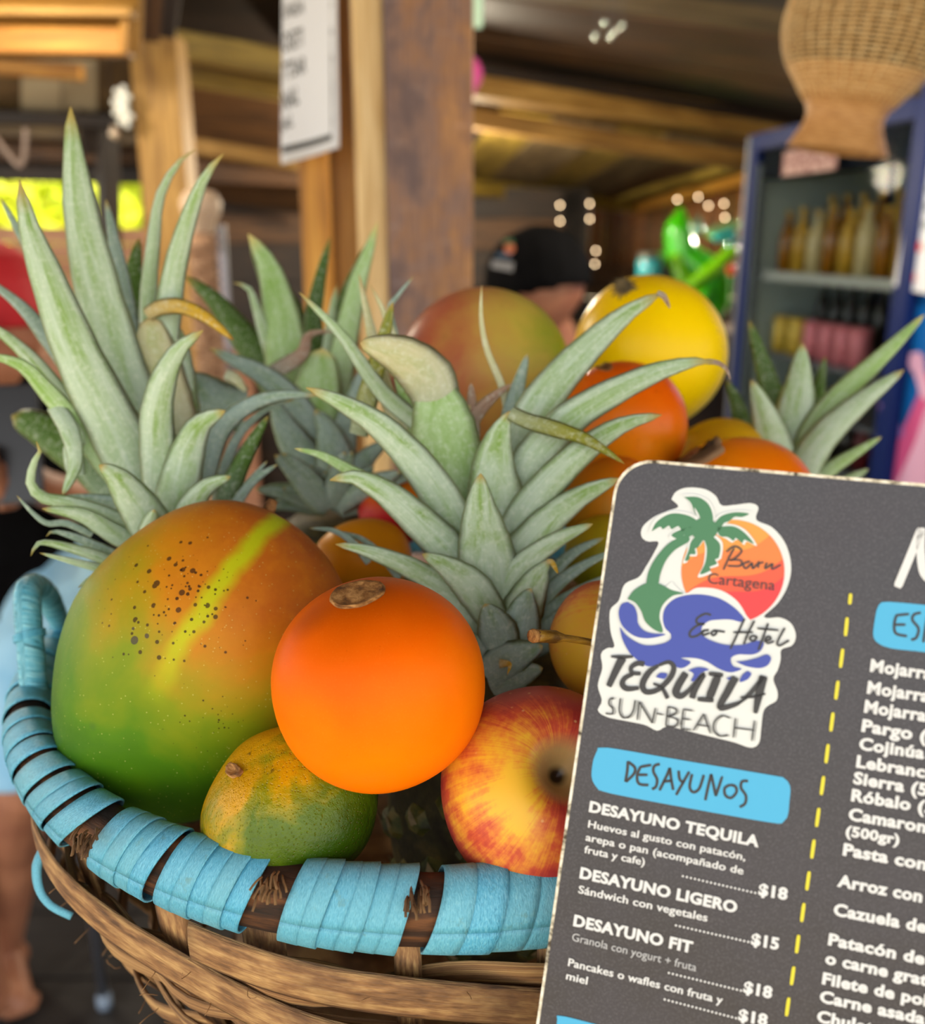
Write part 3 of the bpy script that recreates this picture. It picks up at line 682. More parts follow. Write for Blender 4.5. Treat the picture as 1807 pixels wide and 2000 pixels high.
mel, _ = fruit('melon', 'bright yellow round melon, highest fruit of the pile', 'melon', 1268, 690, d,
    speck_skin('melon_rind', [(.1, '#ecb800'), (.5, '#ffd400'), (.9, '#ffdc00')], (.2, 0, -.2), R_, rough=.35, noise_=.3, brown=0.0), rp(lambda t: (.985 * math.sin(t), 1.0 * math.cos(t))), ax=-12, tilt=(12, 0), scale=R_, post=lump(.03, 1.0, 9.0))
for k in range(7):
    a = k * .9; q = P(1216, 566, .632); tube('dried_flower', [q, q + cR * .004 * math.cos(a) + cU * (.003 + .004 * math.sin(a)) - cF * .002, q + cR * .008 * math.cos(a) - cF * .004 + cU * .006 * math.sin(a)], [.0016, .0012, .0004], M_stub, mel, ns=5) if k == 0 else None
D = ([], [])
for k in range(12):
    a = k * .55; q = P(1216, 566, .628); tube('f', [q, q + cR * .004 * math.cos(a) + cU * (.002 + .004 * math.sin(a)) - cF * .003, q + cR * .010 * math.cos(a) - cF * .004 + cU * .008 * math.sin(a)], [.0022, .0016, .0004], M_stub, ns=5, data=D)
join('dried_flower', D, tex('dried_petals', [(.3, '#2a2010'), (.7, '#6a5a38')], ns=90), mel)
d = .54; R_ = 128 * d / FPX
lulo2, _ = fruit('lulo', 'glossy orange fruit under the yellow melon', 'orange fruit', 1216, 832, d,
    speck_skin('lulo_skin_back', [(.0, '#c88410'), (.25, '#e08a10'), (.5, '#ee7408'), (.8, '#e85c04')], (.1, 0, .4), R_, rough=.28, noise_=.3), rp(lambda t: (.97 * math.sin(t), 1.0 * math.cos(t))), ax=5, scale=R_, post=lump(.02, 1.0, 3.3))
conform('stem_scar', lulo2, 1178, 716, 20, .2, .4, M_scar, .001, .5, seed=4)
d = .49; R_ = 100 * d / FPX
fruit('mango', 'dark orange mango under the glossy orange fruit', 'mango', 1195, 985, d,
    speck_skin('mango_skin_dark_orange', [(.1, '#8a7010'), (.5, '#c8780c'), (.9, '#d8620c')], (.2, 0, .3), R_), mango_prof(.05, .92), ax=70, scale=R_)  # dark orange skin, turning olive towards the lower left
d = .52; R_ = 152 * d / FPX
pap, _ = fruit('papaya', 'orange fruit with torn brown skin just above the menu corner', 'papaya', 1436, 985, d,
    speck_skin('papaya_skin', [(.2, '#d8840c'), (.5, '#f08008'), (.8, '#f07004')], (.25, 0, .1), R_, rough=.32, noise_=.5), rp(lambda t: (.86 * math.sin(t), 1.0 * math.cos(t))), ax=78, tilt=(0, 0), scale=R_, post=lump(.03, 1.2, 6.0))
bpy.context.view_layer.update()
conform('torn_skin', pap, 1360, 886, 60, math.radians(-20), .40, tex('bark_skin', [(.3, '#7a5c40'), (.6, '#a88662'), (.8, '#c4a884')], ns=80, rough=.9), .003, .47, seed=5)
d = .60; R_ = 100 * d / FPX
fruit('mango', 'olive-yellow mango between the melon and the torn orange fruit', 'mango', 1402, 905, d,
    speck_skin('mango_skin_olive', [(.1, '#8a8418'), (.5, '#b88a14'), (.9, '#c8980c')], (.1, 0, .3), R_), mango_prof(.05, .86), ax=75, scale=R_)
d = .50; R_ = 98 * d / FPX
fruit('mango', 'small amber mango behind the shoulder of the huge mango', 'mango', 706, 1092, d,
    speck_skin('mango_skin_amber', [(.1, '#9a6a10'), (.5, '#c87c0c'), (.9, '#d88c10')], (-.1, 0, .4), R_), mango_prof(.05, .80), ax=78, scale=R_)
d = .545; R_ = 72 * d / FPX
fruit('apple', 'small red apple tucked behind the leaves of the front pineapple', 'apple', 772, 1000, d,
    speck_skin('apple_skin_red', [(.1, '#8a1420'), (.4, '#b82428'), (.7, '#d8681c'), (.9, '#e08414')], (.1, 0, .45), R_, noise_=.3), apple_prof(), scale=R_)
d = .47; R_ = 82 * d / FPX
fruit('lime', 'yellow-green lime in the shadow beside the menu edge', 'lime', 1185, 1085, d,
    speck_skin('lime_skin', [(.1, '#5a6a10'), (.5, '#8a8418'), (.9, '#b89414')], (-.1, 0, .4), R_), ball(.02), scale=R_)
# ================================================================== pineapples
def leafmat(name, bloom, green, tip, k=.5, rough=.5):
    m, nt, b = newmat(name)
    uv = coords(nt, 'UV'); s = N(nt, 'SeparateXYZ', {0: uv}); u, vv = s.outputs[0], s.outputs[1]
    r = mth(nt, 'MULTIPLY', N(nt, 'ObjectInfo').outputs['Random'], 40.0)
    ln = nz(nt, N(nt, 'CombineXYZ', {0: mth(nt, 'MULTIPLY', u, 46.0), 1: mth(nt, 'MULTIPLY', vv, 2.5), 2: r}).outputs[0], 1.0, 3, .6)
    pt = nz(nt, N(nt, 'CombineXYZ', {0: mth(nt, 'MULTIPLY', u, 3.0), 1: mth(nt, 'MULTIPLY', vv, 2.6), 2: r}).outputs[0], 1.2, 6, .66, .4)
    fl_ = nz(nt, coords(nt, 'Object', (1, 1, 1)), 420, 2, .6)
    edge = mth(nt, 'MULTIPLY', mth(nt, 'ABSOLUTE', mth(nt, 'SUBTRACT', u, .5)), 2.0)
    f = mth(nt, 'ADD', mth(nt, 'ADD', mth(nt, 'MULTIPLY', pt, .95), mth(nt, 'MULTIPLY', ln, .22)), mth(nt, 'ADD', mth(nt, 'MULTIPLY', vv, .10), mth(nt, 'MULTIPLY', edge, -.10)))
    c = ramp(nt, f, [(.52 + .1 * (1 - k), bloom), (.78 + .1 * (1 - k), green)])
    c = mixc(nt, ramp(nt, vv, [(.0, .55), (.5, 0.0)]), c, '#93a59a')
    c = mixc(nt, mth(nt, 'MULTIPLY', ramp(nt, ln, [(.4, 1.0), (.55, 0.0)]), .28), c, green)
    c = mixc(nt, mth(nt, 'MULTIPLY', ramp(nt, fl_, [(.5, 0.0), (.7, 1.0)]), .25), c, '#e4ecdc')
    c = mixc(nt, ramp(nt, edge, [(.90, 0.0), (.985, .8)]), c, '#8f9a62')
    dk = nz(nt, N(nt, 'CombineXYZ', {0: mth(nt, 'MULTIPLY', u, 8.0), 1: mth(nt, 'MULTIPLY', vv, 12.0), 2: r}).outputs[0], 2.0, 5, .7)
    c = mixc(nt, ramp(nt, dk, [(.68, 0.0), (.74, .7)]), c, '#4a5638')
    c = mixc(nt, ramp(nt, vv, [(.90, 0.0), (.965, .8), (1.0, 1.0)]), c, tip)
    nt.links.new(c, b.inputs['Base Color']); b.inputs['Roughness'].default_value = rough
    b.inputs['Subsurface Weight'].default_value = .08; b.inputs['Subsurface Radius'].default_value = (.004, .006, .002); b.inputs['Subsurface Scale'].default_value = .3
    b.inputs['Specular IOR Level'].default_value = .3; setbump(nt, b, ln, .25, .0007); return m
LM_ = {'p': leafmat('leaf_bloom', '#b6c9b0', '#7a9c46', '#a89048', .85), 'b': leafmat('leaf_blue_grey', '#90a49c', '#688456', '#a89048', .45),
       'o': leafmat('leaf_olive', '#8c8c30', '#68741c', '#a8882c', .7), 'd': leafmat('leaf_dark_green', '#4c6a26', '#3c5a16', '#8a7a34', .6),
       'y': leafmat('leaf_yellow', '#c8a028', '#a8882c', '#9a6428', .5, .5), 'r': leafmat('leaf_dry', '#a08470', '#7c5c48', '#b09878', .5, .75),
       'c': leafmat('leaf_cream', '#c8c49c', '#a4ac70', '#b49a60', .5), 'g': leafmat('leaf_grass_green', '#a8c48e', '#78a03c', '#c8b870', .7)}
def leaf(parent, pts, wpx, d0, d1, mat='p', cup=.28, twist=0.0, bow=0.0, body=.55, prof='l', nseg=16):
    """pts: places seen from the camera, root to tip, at depths d0 -> d1 (bow bulges the middle towards the camera)"""
    q = cr([(float(x), float(y)) for x, y in pts], nseg + 1); vs, uv, fs = [], [], []
    C3 = []
    for i, (x, y) in enumerate(q):
        t = i / nseg; C3.append(P(x, y, d0 + (d1 - d0) * t - bow * math.sin(math.pi * t)))
    NX = 7
    for i, c in enumerate(C3):
        t = i / nseg; T = (C3[min(i + 1, nseg)] - C3[max(i - 1, 0)]).normalized(); V = (c - CAM); dep = V.dot(cF); V.normalize()
        Sd = T.cross(V).normalized(); Nn = Sd.cross(T).normalized()
        if Nn.dot(V) > 0: Nn = -Nn
        if twist: R3 = Matrix.Rotation(twist * (t - .3), 3, T); Sd = R3 @ Sd; Nn = R3 @ Nn
        if prof == 'l': f = min(1, .80 + .9 * t) * (1 - t ** 2.0) ** .72
        elif prof == 's': f = (1 - abs(t - .35) * .5) * (1 - t ** 3.0) ** .8
        elif prof == 'r': f = (1 - t ** 5) ** .6
        else: f = max(.04, 1 - t)
        w2 = wpx * dep / FPX / 2 * max(f, .02) * (1 + .02 * math.sin(i * 2.3 + wpx))
        th = .0011 * min(1, f * 1.5 + .1)
        for j in range(NX):
            s = (j - (NX - 1) / 2) / ((NX - 1) / 2)
            vs.append(c + Sd * (w2 * s) + Nn * (-cup * w2 * (s * s) * 1.1 + cup * w2 * .3)); uv.append((j / (NX - 1), t))
        for j in range(1, NX - 1):
            s = (j - (NX - 1) / 2) / ((NX - 1) / 2)
            vs.append(c + Sd * (w2 * s) + Nn * (-cup * w2 * (s * s) * 1.1 + cup * w2 * .3 - th * (1 - s * s) - .0003)); uv.append((j / (NX - 1), t))
    W = NX + NX - 2
    for i in range(nseg):
        a, b = i * W, (i + 1) * W
        lo = [0] + [NX + k for k in range(NX - 2)] + [NX - 1]
        for j in range(NX - 1):
            fs.append((a + j, a + j + 1, b + j + 1, b + j)); fs.append((a + lo[j + 1], a + lo[j], b + lo[j], b + lo[j + 1]))
    o = mo('leaf', vs, fs, LM_[mat], parent, uv)
    bm = bmesh.new(); bm.from_mesh(o.data); bmesh.ops.recalc_face_normals(bm, faces=bm.faces); bm.to_mesh(o.data); bm.free()
    return o
M_pine = tex('pineapple_body', [(.3, '#1e160c'), (.5, '#3a3418'), (.75, '#6a5a2a')], ns=60, rough=.6, bs=.5)
M_eye = tex('pineapple_eye', [(.3, '#2c2a14'), (.5, '#4e5424'), (.7, '#8a7434')], ns=90, rough=.5, bs=.5, bd=.001)
M_bract = tex('pineapple_bract', [(.3, '#5a5038'), (.6, '#a89470')], ns=80, rough=.8)
EYE = {}
def eye_mesh():
    if EYE: return EYE['m'], EYE['b']
    vs = [(0, 0, .0035)]; fs = []
    for rr, zz in ((.005, .0026), (.0088, -.0015)):
        for k in range(6): a = math.pi / 3 * k; vs.append((rr * math.cos(a), rr * math.sin(a), zz))
    for k in range(6): fs += [(0, 1 + k, 1 + (k + 1) % 6), (1 + k, 7 + k, 7 + (k + 1) % 6, 1 + (k + 1) % 6)]
    me = bpy.data.meshes.new('eye'); me.from_pydata(vs, [], fs); me.materials.append(M_eye); me.update()
    bv = [(-.004, -.002, .002), (.004, -.002, .002), (0, .010, .0055), (0, -.001, .0035)]
    mb = bpy.data.meshes.new('bract'); mb.from_pydata(bv, [], [(0, 1, 3), (1, 2, 3), (2, 0, 3), (0, 2, 1)]); mb.materials.append(M_bract); mb.update()
    EYE['m'] = me; EYE['b'] = mb; return me, mb
def pineapple(label, px, py, d, hgt, rad, eyes=True, lean=(0, 0)):
    """body hangs down from the crown base seen at (px, py); label tells the crown"""
    top = P(px, py, d); base = Vector((top.x + lean[0], top.y + lean[1], top.z - hgt))
    th = thing('pineapple', label, 'pineapple', base, 'pineapples standing in the fruit basket')
    F = frame(top - base, (0, 1, 0), base) @ Matrix.Rotation(math.pi / 2, 4, 'Y') ; H = (top - base).length
    F = frame(top - base, (0, 1, 0), base) @ Matrix(((0, 0, 1, 0), (1, 0, 0, 0), (0, 1, 0, 0), (0, 0, 0, 1)))
    def rr(z): t = z / H; return rad * max(.02, (math.sin(math.pi * min(1, max(0, .09 + t * .84))) ** .42))
    lathe('body', [(.0001, 0)] + [(rr(H * k / 16), H * k / 16) for k in range(17)] + [(.0001, H)], 28, M_pine, th, F)
    me, mb = eye_mesh(); n = 88
    if eyes:
        for k in range(n):
            t = (k + .5) / n; z = H * (.03 + .94 * t); a = k * 2.39996; r = rr(z)
            pos = Vector((r * math.cos(a), r * math.sin(a), z)); nrm = Vector((math.cos(a), math.sin(a), (z / H - .5) * .7)).normalized()
            G = F @ frame(nrm, (0, 0, 1), pos) @ Matrix(((0, 0, 1, 0), (1, 0, 0, 0), (0, 1, 0, 0), (0, 0, 0, 1))) @ Matrix.Scale(rad / .055 * 1.05, 4)
            e = link(bpy.data.objects.new('eye', me), th, G); link(bpy.data.objects.new('bract', mb), e, G)
    return th
def crown(th, rows):
    for r in rows: leaf(th, *r[:4], **(r[4] if len(r) > 4 else {}))

# ---- pineapple at the left, largest crown
p1 = pineapple('tall-crowned pineapple at the left behind the huge mango', 330, 1120, .50, .14, .045)
D = dict
crown(p1, [
 # back leaves first
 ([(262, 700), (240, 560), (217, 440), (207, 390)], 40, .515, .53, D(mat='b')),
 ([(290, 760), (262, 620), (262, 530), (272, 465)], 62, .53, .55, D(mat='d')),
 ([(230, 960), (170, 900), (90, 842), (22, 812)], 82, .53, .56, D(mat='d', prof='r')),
 ([(110, 620), (62, 500), (30, 440), (0, 385)], 26, .50, .50, D(mat='b')),
 ([(200, 860), (150, 740), (85, 650), (38, 595), (-40, 535)], 44, .50, .49, D(mat='b')),
 ([(240, 950), (180, 868), (120, 775), (60, 700), (0, 648), (-60, 610)], 46, .49, .46, D()),
 ([(275, 985), (225, 925), (150, 830), (90, 762), (40, 712), (-40, 690)], 54, .475, .43, D(mat='g')),
 ([(300, 870), (292, 700), (290, 580), (299, 480), (312, 385), (345, 322), (382, 291)], 40, .515, .50, D(cup=.5)),
 ([(330, 860), (320, 720), (330, 600), (345, 510), (372, 415), (402, 342), (437, 300)], 60, .505, .48, D(cup=.35)),
 ([(310, 940), (280, 860), (243, 750), (207, 630), (163, 440), (143, 290), (138, 209)], 112, .495, .47, D(cup=.22, bow=.01)),
 ([(220, 800), (196, 690), (182, 610), (168, 585)], 44, .50, .505, D(mat='c')),
 ([(310, 1020), (275, 940), (238, 860), (195, 780), (147, 680), (90, 535), (56, 440), (38, 353)], 112, .475, .44, D(cup=.22, bow=.01)),
 ([(355, 900), (335, 800), (308, 700), (293, 618)], 92, .50, .49, D(mat='c', prof='r', cup=.3)),
 ([(365, 960), (352, 850), (342, 720), (335, 630)], 84, .51, .505, D(mat='p', prof='r')),
 ([(286, 616), (310, 602), (350, 598), (400, 618), (456, 664)], 34, .485, .47, D(mat='y', cup=.5)),
 ([(320, 1000), (312, 900), (306, 810), (322, 735), (352, 680), (397, 645)], 78, .465, .44, D(cup=.35, bow=.006)),
 ([(338, 1030), (350, 950), (368, 880), (392, 828), (440, 802)], 88, .462, .445, D(mat='p', cup=.35)),
 ([(400, 960), (412, 885), (440, 828), (490, 790), (550, 772), (622, 772)], 44, .48, .47, D(mat='b', cup=.4)),
 ([(420, 990), (440, 910), (470, 845), (520, 800), (575, 780)], 22, .49, .485, D(mat='b')),
 ([(430, 1010), (455, 940), (490, 870), (524, 812)], 44, .475, .47, D(mat='d', cup=.5)),
 ([(440, 1020), (470, 970), (500, 935), (542, 907)], 24, .47, .465, D(mat='b')),
 ([(430, 1030), (455, 985), (480, 950), (522, 900)], 20, .48, .475, D(mat='b')),
 ([(350, 1040), (372, 990), (405, 950), (450, 931)], 52, .452, .44, D(cup=.4)),
 # curled and low leaves
 ([(150, 930), (142, 880), (150, 850), (120, 800)], 40, .455, .45, D(mat='p')),
 ([(105, 790), (135, 840), (147, 905), (122, 968)], 40, .45, .44, D(mat='p', cup=.4)),
 ([(290, 1040), (200, 1002), (135, 982), (85, 972), (60, 945), (66, 905), (78, 882), (71, 862)], 34, .455, .42, D(cup=.4)),
 ([(290, 1010), (235, 985), (180, 975), (120, 970)], 34, .46, .45, D(mat='b')),
 ([(300, 1075), (230, 1045), (170, 1010), (125, 998), (82, 994)], 46, .45, .42, D(cup=.4)),
 ([(180, 1045), (130, 1022), (92, 1022), (62, 1000), (33, 968)], 15, .44, .42, D(mat='b')),
 ([(280, 1110), (205, 1075), (150, 1050), (105, 1038), (90, 1048)], 24, .445, .42, D(mat='b')),
 ([(270, 1125), (200, 1090), (130, 1068), (78, 1060), (60, 1086)], 26, .44, .41, D(cup=.5)),
 ([(270, 1140), (200, 1112), (140, 1096), (78, 1080)], 20, .435, .41, D()),
 ([(260, 1150), (215, 1125), (180, 1128), (153, 1148)], 18, .43, .41, D()),
 ([(310, 1060), (285, 1010), (250, 960), (224, 928), (194, 908)], 88, .445, .42, D(cup=.35)),
 ([(310, 1080), (298, 1050), (296, 1020), (302, 996)], 62, .44, .43, D(cup=.5, prof='s')),
])
# ---- pineapple at the back
p2 = pineapple('blurry pineapple behind the front one, below the poster post', 650, 1010, .60, .17, .05)
crown(p2, [
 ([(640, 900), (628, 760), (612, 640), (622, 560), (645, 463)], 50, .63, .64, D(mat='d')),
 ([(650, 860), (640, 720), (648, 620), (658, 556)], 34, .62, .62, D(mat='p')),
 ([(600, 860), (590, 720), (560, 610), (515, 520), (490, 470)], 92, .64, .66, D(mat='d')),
 ([(600, 880), (560, 780), (500, 690), (450, 625), (413, 580), (360, 538)], 78, .62, .62, D(mat='d')),
 ([(570, 800), (525, 680), (500, 600), (485, 562), (455, 552)], 30, .62, .60, D(mat='p')),
 ([(620, 900), (585, 800), (562, 700), (548, 610), (524, 520), (485, 457)], 104, .61, .61, D(mat='g', cup=.2)),
 ([(640, 900), (650, 760), (672, 600), (700, 520), (718, 470)], 52, .63, .64, D(mat='d')),
 ([(645, 900), (660, 760), (680, 640), (700, 550), (720, 490), (738, 433)], 62, .61, .60, D(mat='g', cup=.3)),
 ([(630, 960), (622, 860), (622, 760), (630, 680)], 106, .59, .58, D(mat='g', prof='r', cup=.25)),
 ([(524, 728), (560, 712), (592, 690), (605, 655), (650, 648)], 34, .57, .565, D(mat='r', twist=1.5)),
 ([(650, 900), (610, 835), (560, 770), (510, 730), (460, 705), (410, 680)], 62, .58, .55, D(mat='b')),
 ([(480, 800), (430, 790), (390, 765), (362, 735)], 92, .55, .54, D(mat='b', prof='r', cup=.4)),
 ([(440, 730), (462, 742), (480, 765)], 26, .53, .53, D(mat='c')),
 ([(660, 940), (672, 850), (700, 760), (718, 700)], 60, .585, .58, D(mat='b')),
 ([(650, 960), (600, 900), (555, 830), (535, 780)], 86, .57, .55, D(mat='b', cup=.4)),
 ([(655, 960), (655, 900), (640, 840), (615, 800)], 84, .565, .55, D(mat='b', cup=.4, prof='s')),
 ([(655, 1000), (690, 930), (720, 890), (760, 860)], 60, .57, .56, D(mat='b', cup=.4)),
])
for k in range(20):
    a = -2.9 + k * .30; L = random.uniform(85, 160); bx, by = 650 + 10 * math.cos(a), 990
    tx, ty = bx + L * 1.15 * math.cos(a), by - L * .75 * abs(math.sin(a)) + 20 - (k % 3) * 22
    leaf(p2, [(bx, by), ((bx + tx) / 2, (by + ty) / 2 - 8), (tx, ty)], random.uniform(44, 66), .565 - (k % 3) * .012, .55 - (k % 3) * .018, mat='b', cup=.45, prof='s', nseg=10)

# ---- pineapple at the front centre
p3 = pineapple('front pineapple with leaves fanned out between orange fruit and menu', 968, 1292, .425, .155, .052, lean=(0, .012))
crown(p3, [
 ([(930, 960), (855, 860), (760, 780), (716, 725), (672, 660), (630, 615), (584, 571)], 42, .47, .46, D()),
 ([(900, 1000), (820, 900), (760, 780), (728, 655), (702, 536)], 44, .475, .48, D(mat='c', twist=.9)),
 ([(860, 900), (800, 760), (768, 660), (745, 600), (722, 556)], 30, .48, .485, D(mat='c', twist=-.9)),
 ([(790, 720), (762, 610), (775, 580), (808, 540)], 16, .49, .50, D(mat='b')),
 ([(700, 850), (720, 770), (742, 690), (767, 590)], 46, .47, .46, D(mat='o')),
 ([(900, 990), (850, 890), (800, 790), (770, 700)], 64, .465, .47, D(mat='g')),
 ([(1000, 860), (984, 765), (952, 685), (940, 622), (941, 557)], 17, .47, .46, D(mat='c')),
 ([(985, 880), (1000, 800), (1018, 735), (1031, 690)], 42, .465, .465, D(mat='b')),
 ([(900, 860), (930, 810), (965, 775), (1000, 750)], 34, .46, .46, D(mat='r', twist=.8)),
 ([(925, 860), (922, 800), (920, 748)], 30, .46, .46, D(mat='r')),
 ([(935, 920), (915, 870), (905, 830), (918, 790)], 40, .455, .455, D(mat='c')),
 ([(975, 1010), (1005, 900), (1040, 815), (1080, 755), (1140, 688), (1220, 615), (1292, 572)], 92, .455, .46, D(cup=.2, bow=.012)),
 ([(1284, 572), (1296, 578), (1303, 590), (1309, 602)], 12, .458, .456, D(mat='r')),
 ([(985, 1020), (1020, 930), (1062, 868), (1120, 812), (1201, 764), (1290, 724), (1362, 706), (1395, 706)], 80, .445, .44, D(cup=.25, bow=.012)),
 ([(1370, 706), (1400, 708), (1418, 720), (1427, 742)], 11, .441, .438, D(mat='r')),
 ([(985, 1080), (1020, 1010), (1085, 930), (1154, 868), (1220, 828), (1293, 810)], 74, .432, .43, D(mat='p', cup=.3, bow=.008)),
 ([(905, 1040), (885, 960), (872, 870), (856, 790), (838, 740)], 140, .45, .44, D(mat='g', cup=.2, prof='r', bow=.005)),
 ([(856, 790), (838, 742), (800, 705), (757, 684), (703, 670)], 112, .441, .42, D(mat='c', cup=.35, prof='l')),
 ([(985, 1090), (972, 1000), (964, 915), (975, 850), (996, 803)], 122, .438, .425, D(mat='p', cup=.25, prof='s')),
 ([(996, 806), (1030, 822), (1085, 838), (1140, 856), (1185, 882), (1220, 906)], 36, .424, .41, D(mat='o', cup=.5, prof='s')),
 ([(920, 1120), (892, 1035), (855, 962), (806, 896), (740, 830), (662, 784), (598, 757)], 84, .435, .415, D(cup=.28, bow=.01)),
 ([(780, 985), (730, 945), (675, 914), (625, 888), (575, 876)], 30, .44, .43, D(mat='g')),
 ([(985, 1160), (1010, 1090), (1066, 1022), (1133, 970), (1210, 934)], 78, .422, .42, D(mat='p', cup=.3)),
 ([(975, 1180), (1005, 1120), (1050, 1080), (1100, 1048), (1158, 1023)], 54, .416, .41, D(mat='p', cup=.3)),
 ([(920, 1130), (870, 1068), (810, 1010), (750, 960), (690, 932), (644, 938)], 80, .425, .405, D(cup=.3, bow=.006)),
 ([(965, 1185), (955, 1120), (944, 1040), (938, 985), (939, 925)], 122, .418, .402, D(mat='p', cup=.35, prof='s')),
 ([(720, 1100), (690, 1060), (650, 1036), (604, 1032)], 16, .44, .44, D(mat='b')),
 ([(780, 1130), (740, 1080), (700, 1050), (640, 1036)], 16, .45, .45, D(mat='b')),
 ([(935, 1240), (890, 1165), (826, 1122), (765, 1093), (703, 1072), (655, 1063)], 56, .415, .40, D(mat='p', cup=.35)),
 ([(965, 1210), (925, 1150), (875, 1108), (825, 1082)], 78, .408, .395, D(mat='p', cup=.35, prof='s')),
 # right low fan, in shadow
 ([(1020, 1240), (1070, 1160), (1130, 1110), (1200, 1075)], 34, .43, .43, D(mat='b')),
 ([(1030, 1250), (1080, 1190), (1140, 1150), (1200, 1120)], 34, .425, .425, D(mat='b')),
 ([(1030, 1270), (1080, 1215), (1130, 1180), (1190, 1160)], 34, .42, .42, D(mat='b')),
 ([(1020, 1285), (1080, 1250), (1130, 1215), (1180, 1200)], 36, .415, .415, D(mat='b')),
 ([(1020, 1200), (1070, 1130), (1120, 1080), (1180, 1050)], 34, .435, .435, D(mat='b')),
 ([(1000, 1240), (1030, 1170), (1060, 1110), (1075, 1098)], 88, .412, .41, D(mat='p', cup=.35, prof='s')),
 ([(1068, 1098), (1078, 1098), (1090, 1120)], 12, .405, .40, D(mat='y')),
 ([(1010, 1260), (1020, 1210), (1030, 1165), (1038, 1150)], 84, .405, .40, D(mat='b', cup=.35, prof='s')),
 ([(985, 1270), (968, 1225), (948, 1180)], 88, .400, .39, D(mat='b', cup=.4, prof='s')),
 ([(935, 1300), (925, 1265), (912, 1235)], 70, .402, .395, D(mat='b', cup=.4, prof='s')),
 ([(950, 1320), (1000, 1285), (1060, 1262)], 84, .398, .39, D(mat='b', cup=.4, prof='s')),
 ([(975, 1296), (995, 1298), (991, 1318)], 20, .388, .382, D(mat='y', prof='t')),
 ([(960, 1345), (1010, 1320), (1060, 1305)], 70, .40, .392, D(mat='b', cup=.4, prof='s')),
])
# ---- pineapple at the right
p4 = pineapple('blurry pineapple whose crown rises above the menu, before the fridge', 1545, 975, .60, .13, .045, lean=(-.02, 0))
crown(p4, [
 ([(1460, 900), (1450, 830), (1436, 780), (1420, 742)], 42, .63, .64, D(mat='d')),
 ([(1590, 860), (1595, 790), (1603, 740), (1612, 696)], 34, .62, .63, D(mat='d')),
 ([(1535, 900), (1510, 780), (1484, 690), (1463, 626)], 52, .61, .62, D(mat='d')),
 ([(1540, 930), (1550, 830), (1562, 740), (1567, 670)], 92, .595, .59, D(mat='p', prof='s', cup=.25)),
 ([(1560, 930), (1583, 850), (1643, 770), (1724, 695), (1806, 614)], 54, .59, .57, D(mat='g', cup=.3)),
 ([(1530, 950), (1510, 870), (1490, 800), (1467, 742)], 78, .585, .58, D(mat='p', prof='s', cup=.3)),
 ([(1550, 970), (1580, 895), (1620, 840), (1690, 778), (1766, 722)], 66, .58, .565, D(mat='p', cup=.3)),
 ([(1580, 960), (1620, 918), (1670, 885), (1722, 853)], 32, .58, .57, D(mat='g')),
 ([(1620, 960), (1660, 935), (1697, 916)], 26, .58, .575, D(mat='p')),
])
# ================================================================== menu board leaning on the basket
D0 = .283
mo_ = P(1207, 899, D0)
uV = (cR * .97153 + cU * -.13348 - cF * .19572).normalized(); vV = (cR * .1298 + cU * .99104 - cF * .0316); vV = (vV - uV * vV.dot(uV)).normalized()
nV = uV.cross(vV)                       # towards the reader
MF = Matrix((uV, vV, nV)).transposed().to_4x4(); MF.translation = mo_; MFi = MF.inverted()
def mp(px, py):                         # picture -> print coordinates on the board
    o = MFi @ CAM; d = (MFi @ P(px, py, 1.0)) - o; t = -o.z / d.z; q = o + d * t; return (q.x, q.y)
menu = thing('menu_board', 'charcoal menu board with rounded corners, logo sticker and printed breakfast list', 'menu', tuple(mo_ + vV * -.33 + uV * .1))
def poly(name, pts, mat, lift, parent, smooth_n=0, edge=None):
    p = [tuple(q) for q in pts]
    if smooth_n: p = cr(p + [p[0]], smooth_n)[:-1]
    p = [mp(*q) for q in p]; v3 = [Vector((x, y, 0)) for x, y in p]
    tri = tessellate_polygon([v3])
    return mo(name, [(x, y, lift) for x, y in p], [tuple(t) for t in tri], mat, parent, smooth=False, M=MF)
def strokes(name, lst, mat, lift, parent, f, wd, wm=1.0):
    """brush strokes: lst of [(x, y[, w])...]; f maps them to the picture, wd in those units"""
    vs, fs = [], []
    for st in lst:
        ww = [(s[2] if len(s) > 2 else wd) * wm for s in st]
        q = cr([(float(s[0]), float(s[1]), float(w_)) for s, w_ in zip(st, ww)], max(6, len(st) * 5)) if len(st) > 2 else \
            [(st[0][0] + (st[1][0] - st[0][0]) * k / 5, st[0][1] + (st[1][1] - st[0][1]) * k / 5, ww[0] + (ww[1] - ww[0]) * k / 5) for k in range(6)]
        o = len(vs); k = len(q)
        for i, (x, y, w_) in enumerate(q):
            a = q[max(0, i - 1)]; b = q[min(k - 1, i + 1)]; tx, ty = b[0] - a[0], b[1] - a[1]; L = math.hypot(tx, ty) or 1
            w2 = w_ / 2 * (.75 if i in (0, k - 1) else 1)
            for s in (-1, 1): u_, v_ = mp(*f(x - ty / L * w2 * s, y + tx / L * w2 * s)); vs.append((u_, v_, lift))
        for i in range(k - 1): fs.append((o + 2 * i, o + 2 * i + 1, o + 2 * i + 3, o + 2 * i + 2))
    return mo(name, vs, fs, mat, parent, smooth=False, M=MF)
C1 = lambda x, y: (1040 + x / 2.356, 880 + y / 2.356)
B2 = lambda x, y: (1160 + x / 4.302, 1140 + y / 4.302)
C3_ = lambda x, y: (1060 + x / 3.614, 1480 + y / 3.614)
C4_ = lambda x, y: (1040 + x / 3.346, 1760 + y / 3.346)
R5 = lambda x, y: (1560 + x / 3.704, 960 + y / 3.704)
R6 = lambda x, y: (1560 + x / 3.704, 1460 + y / 3.704)
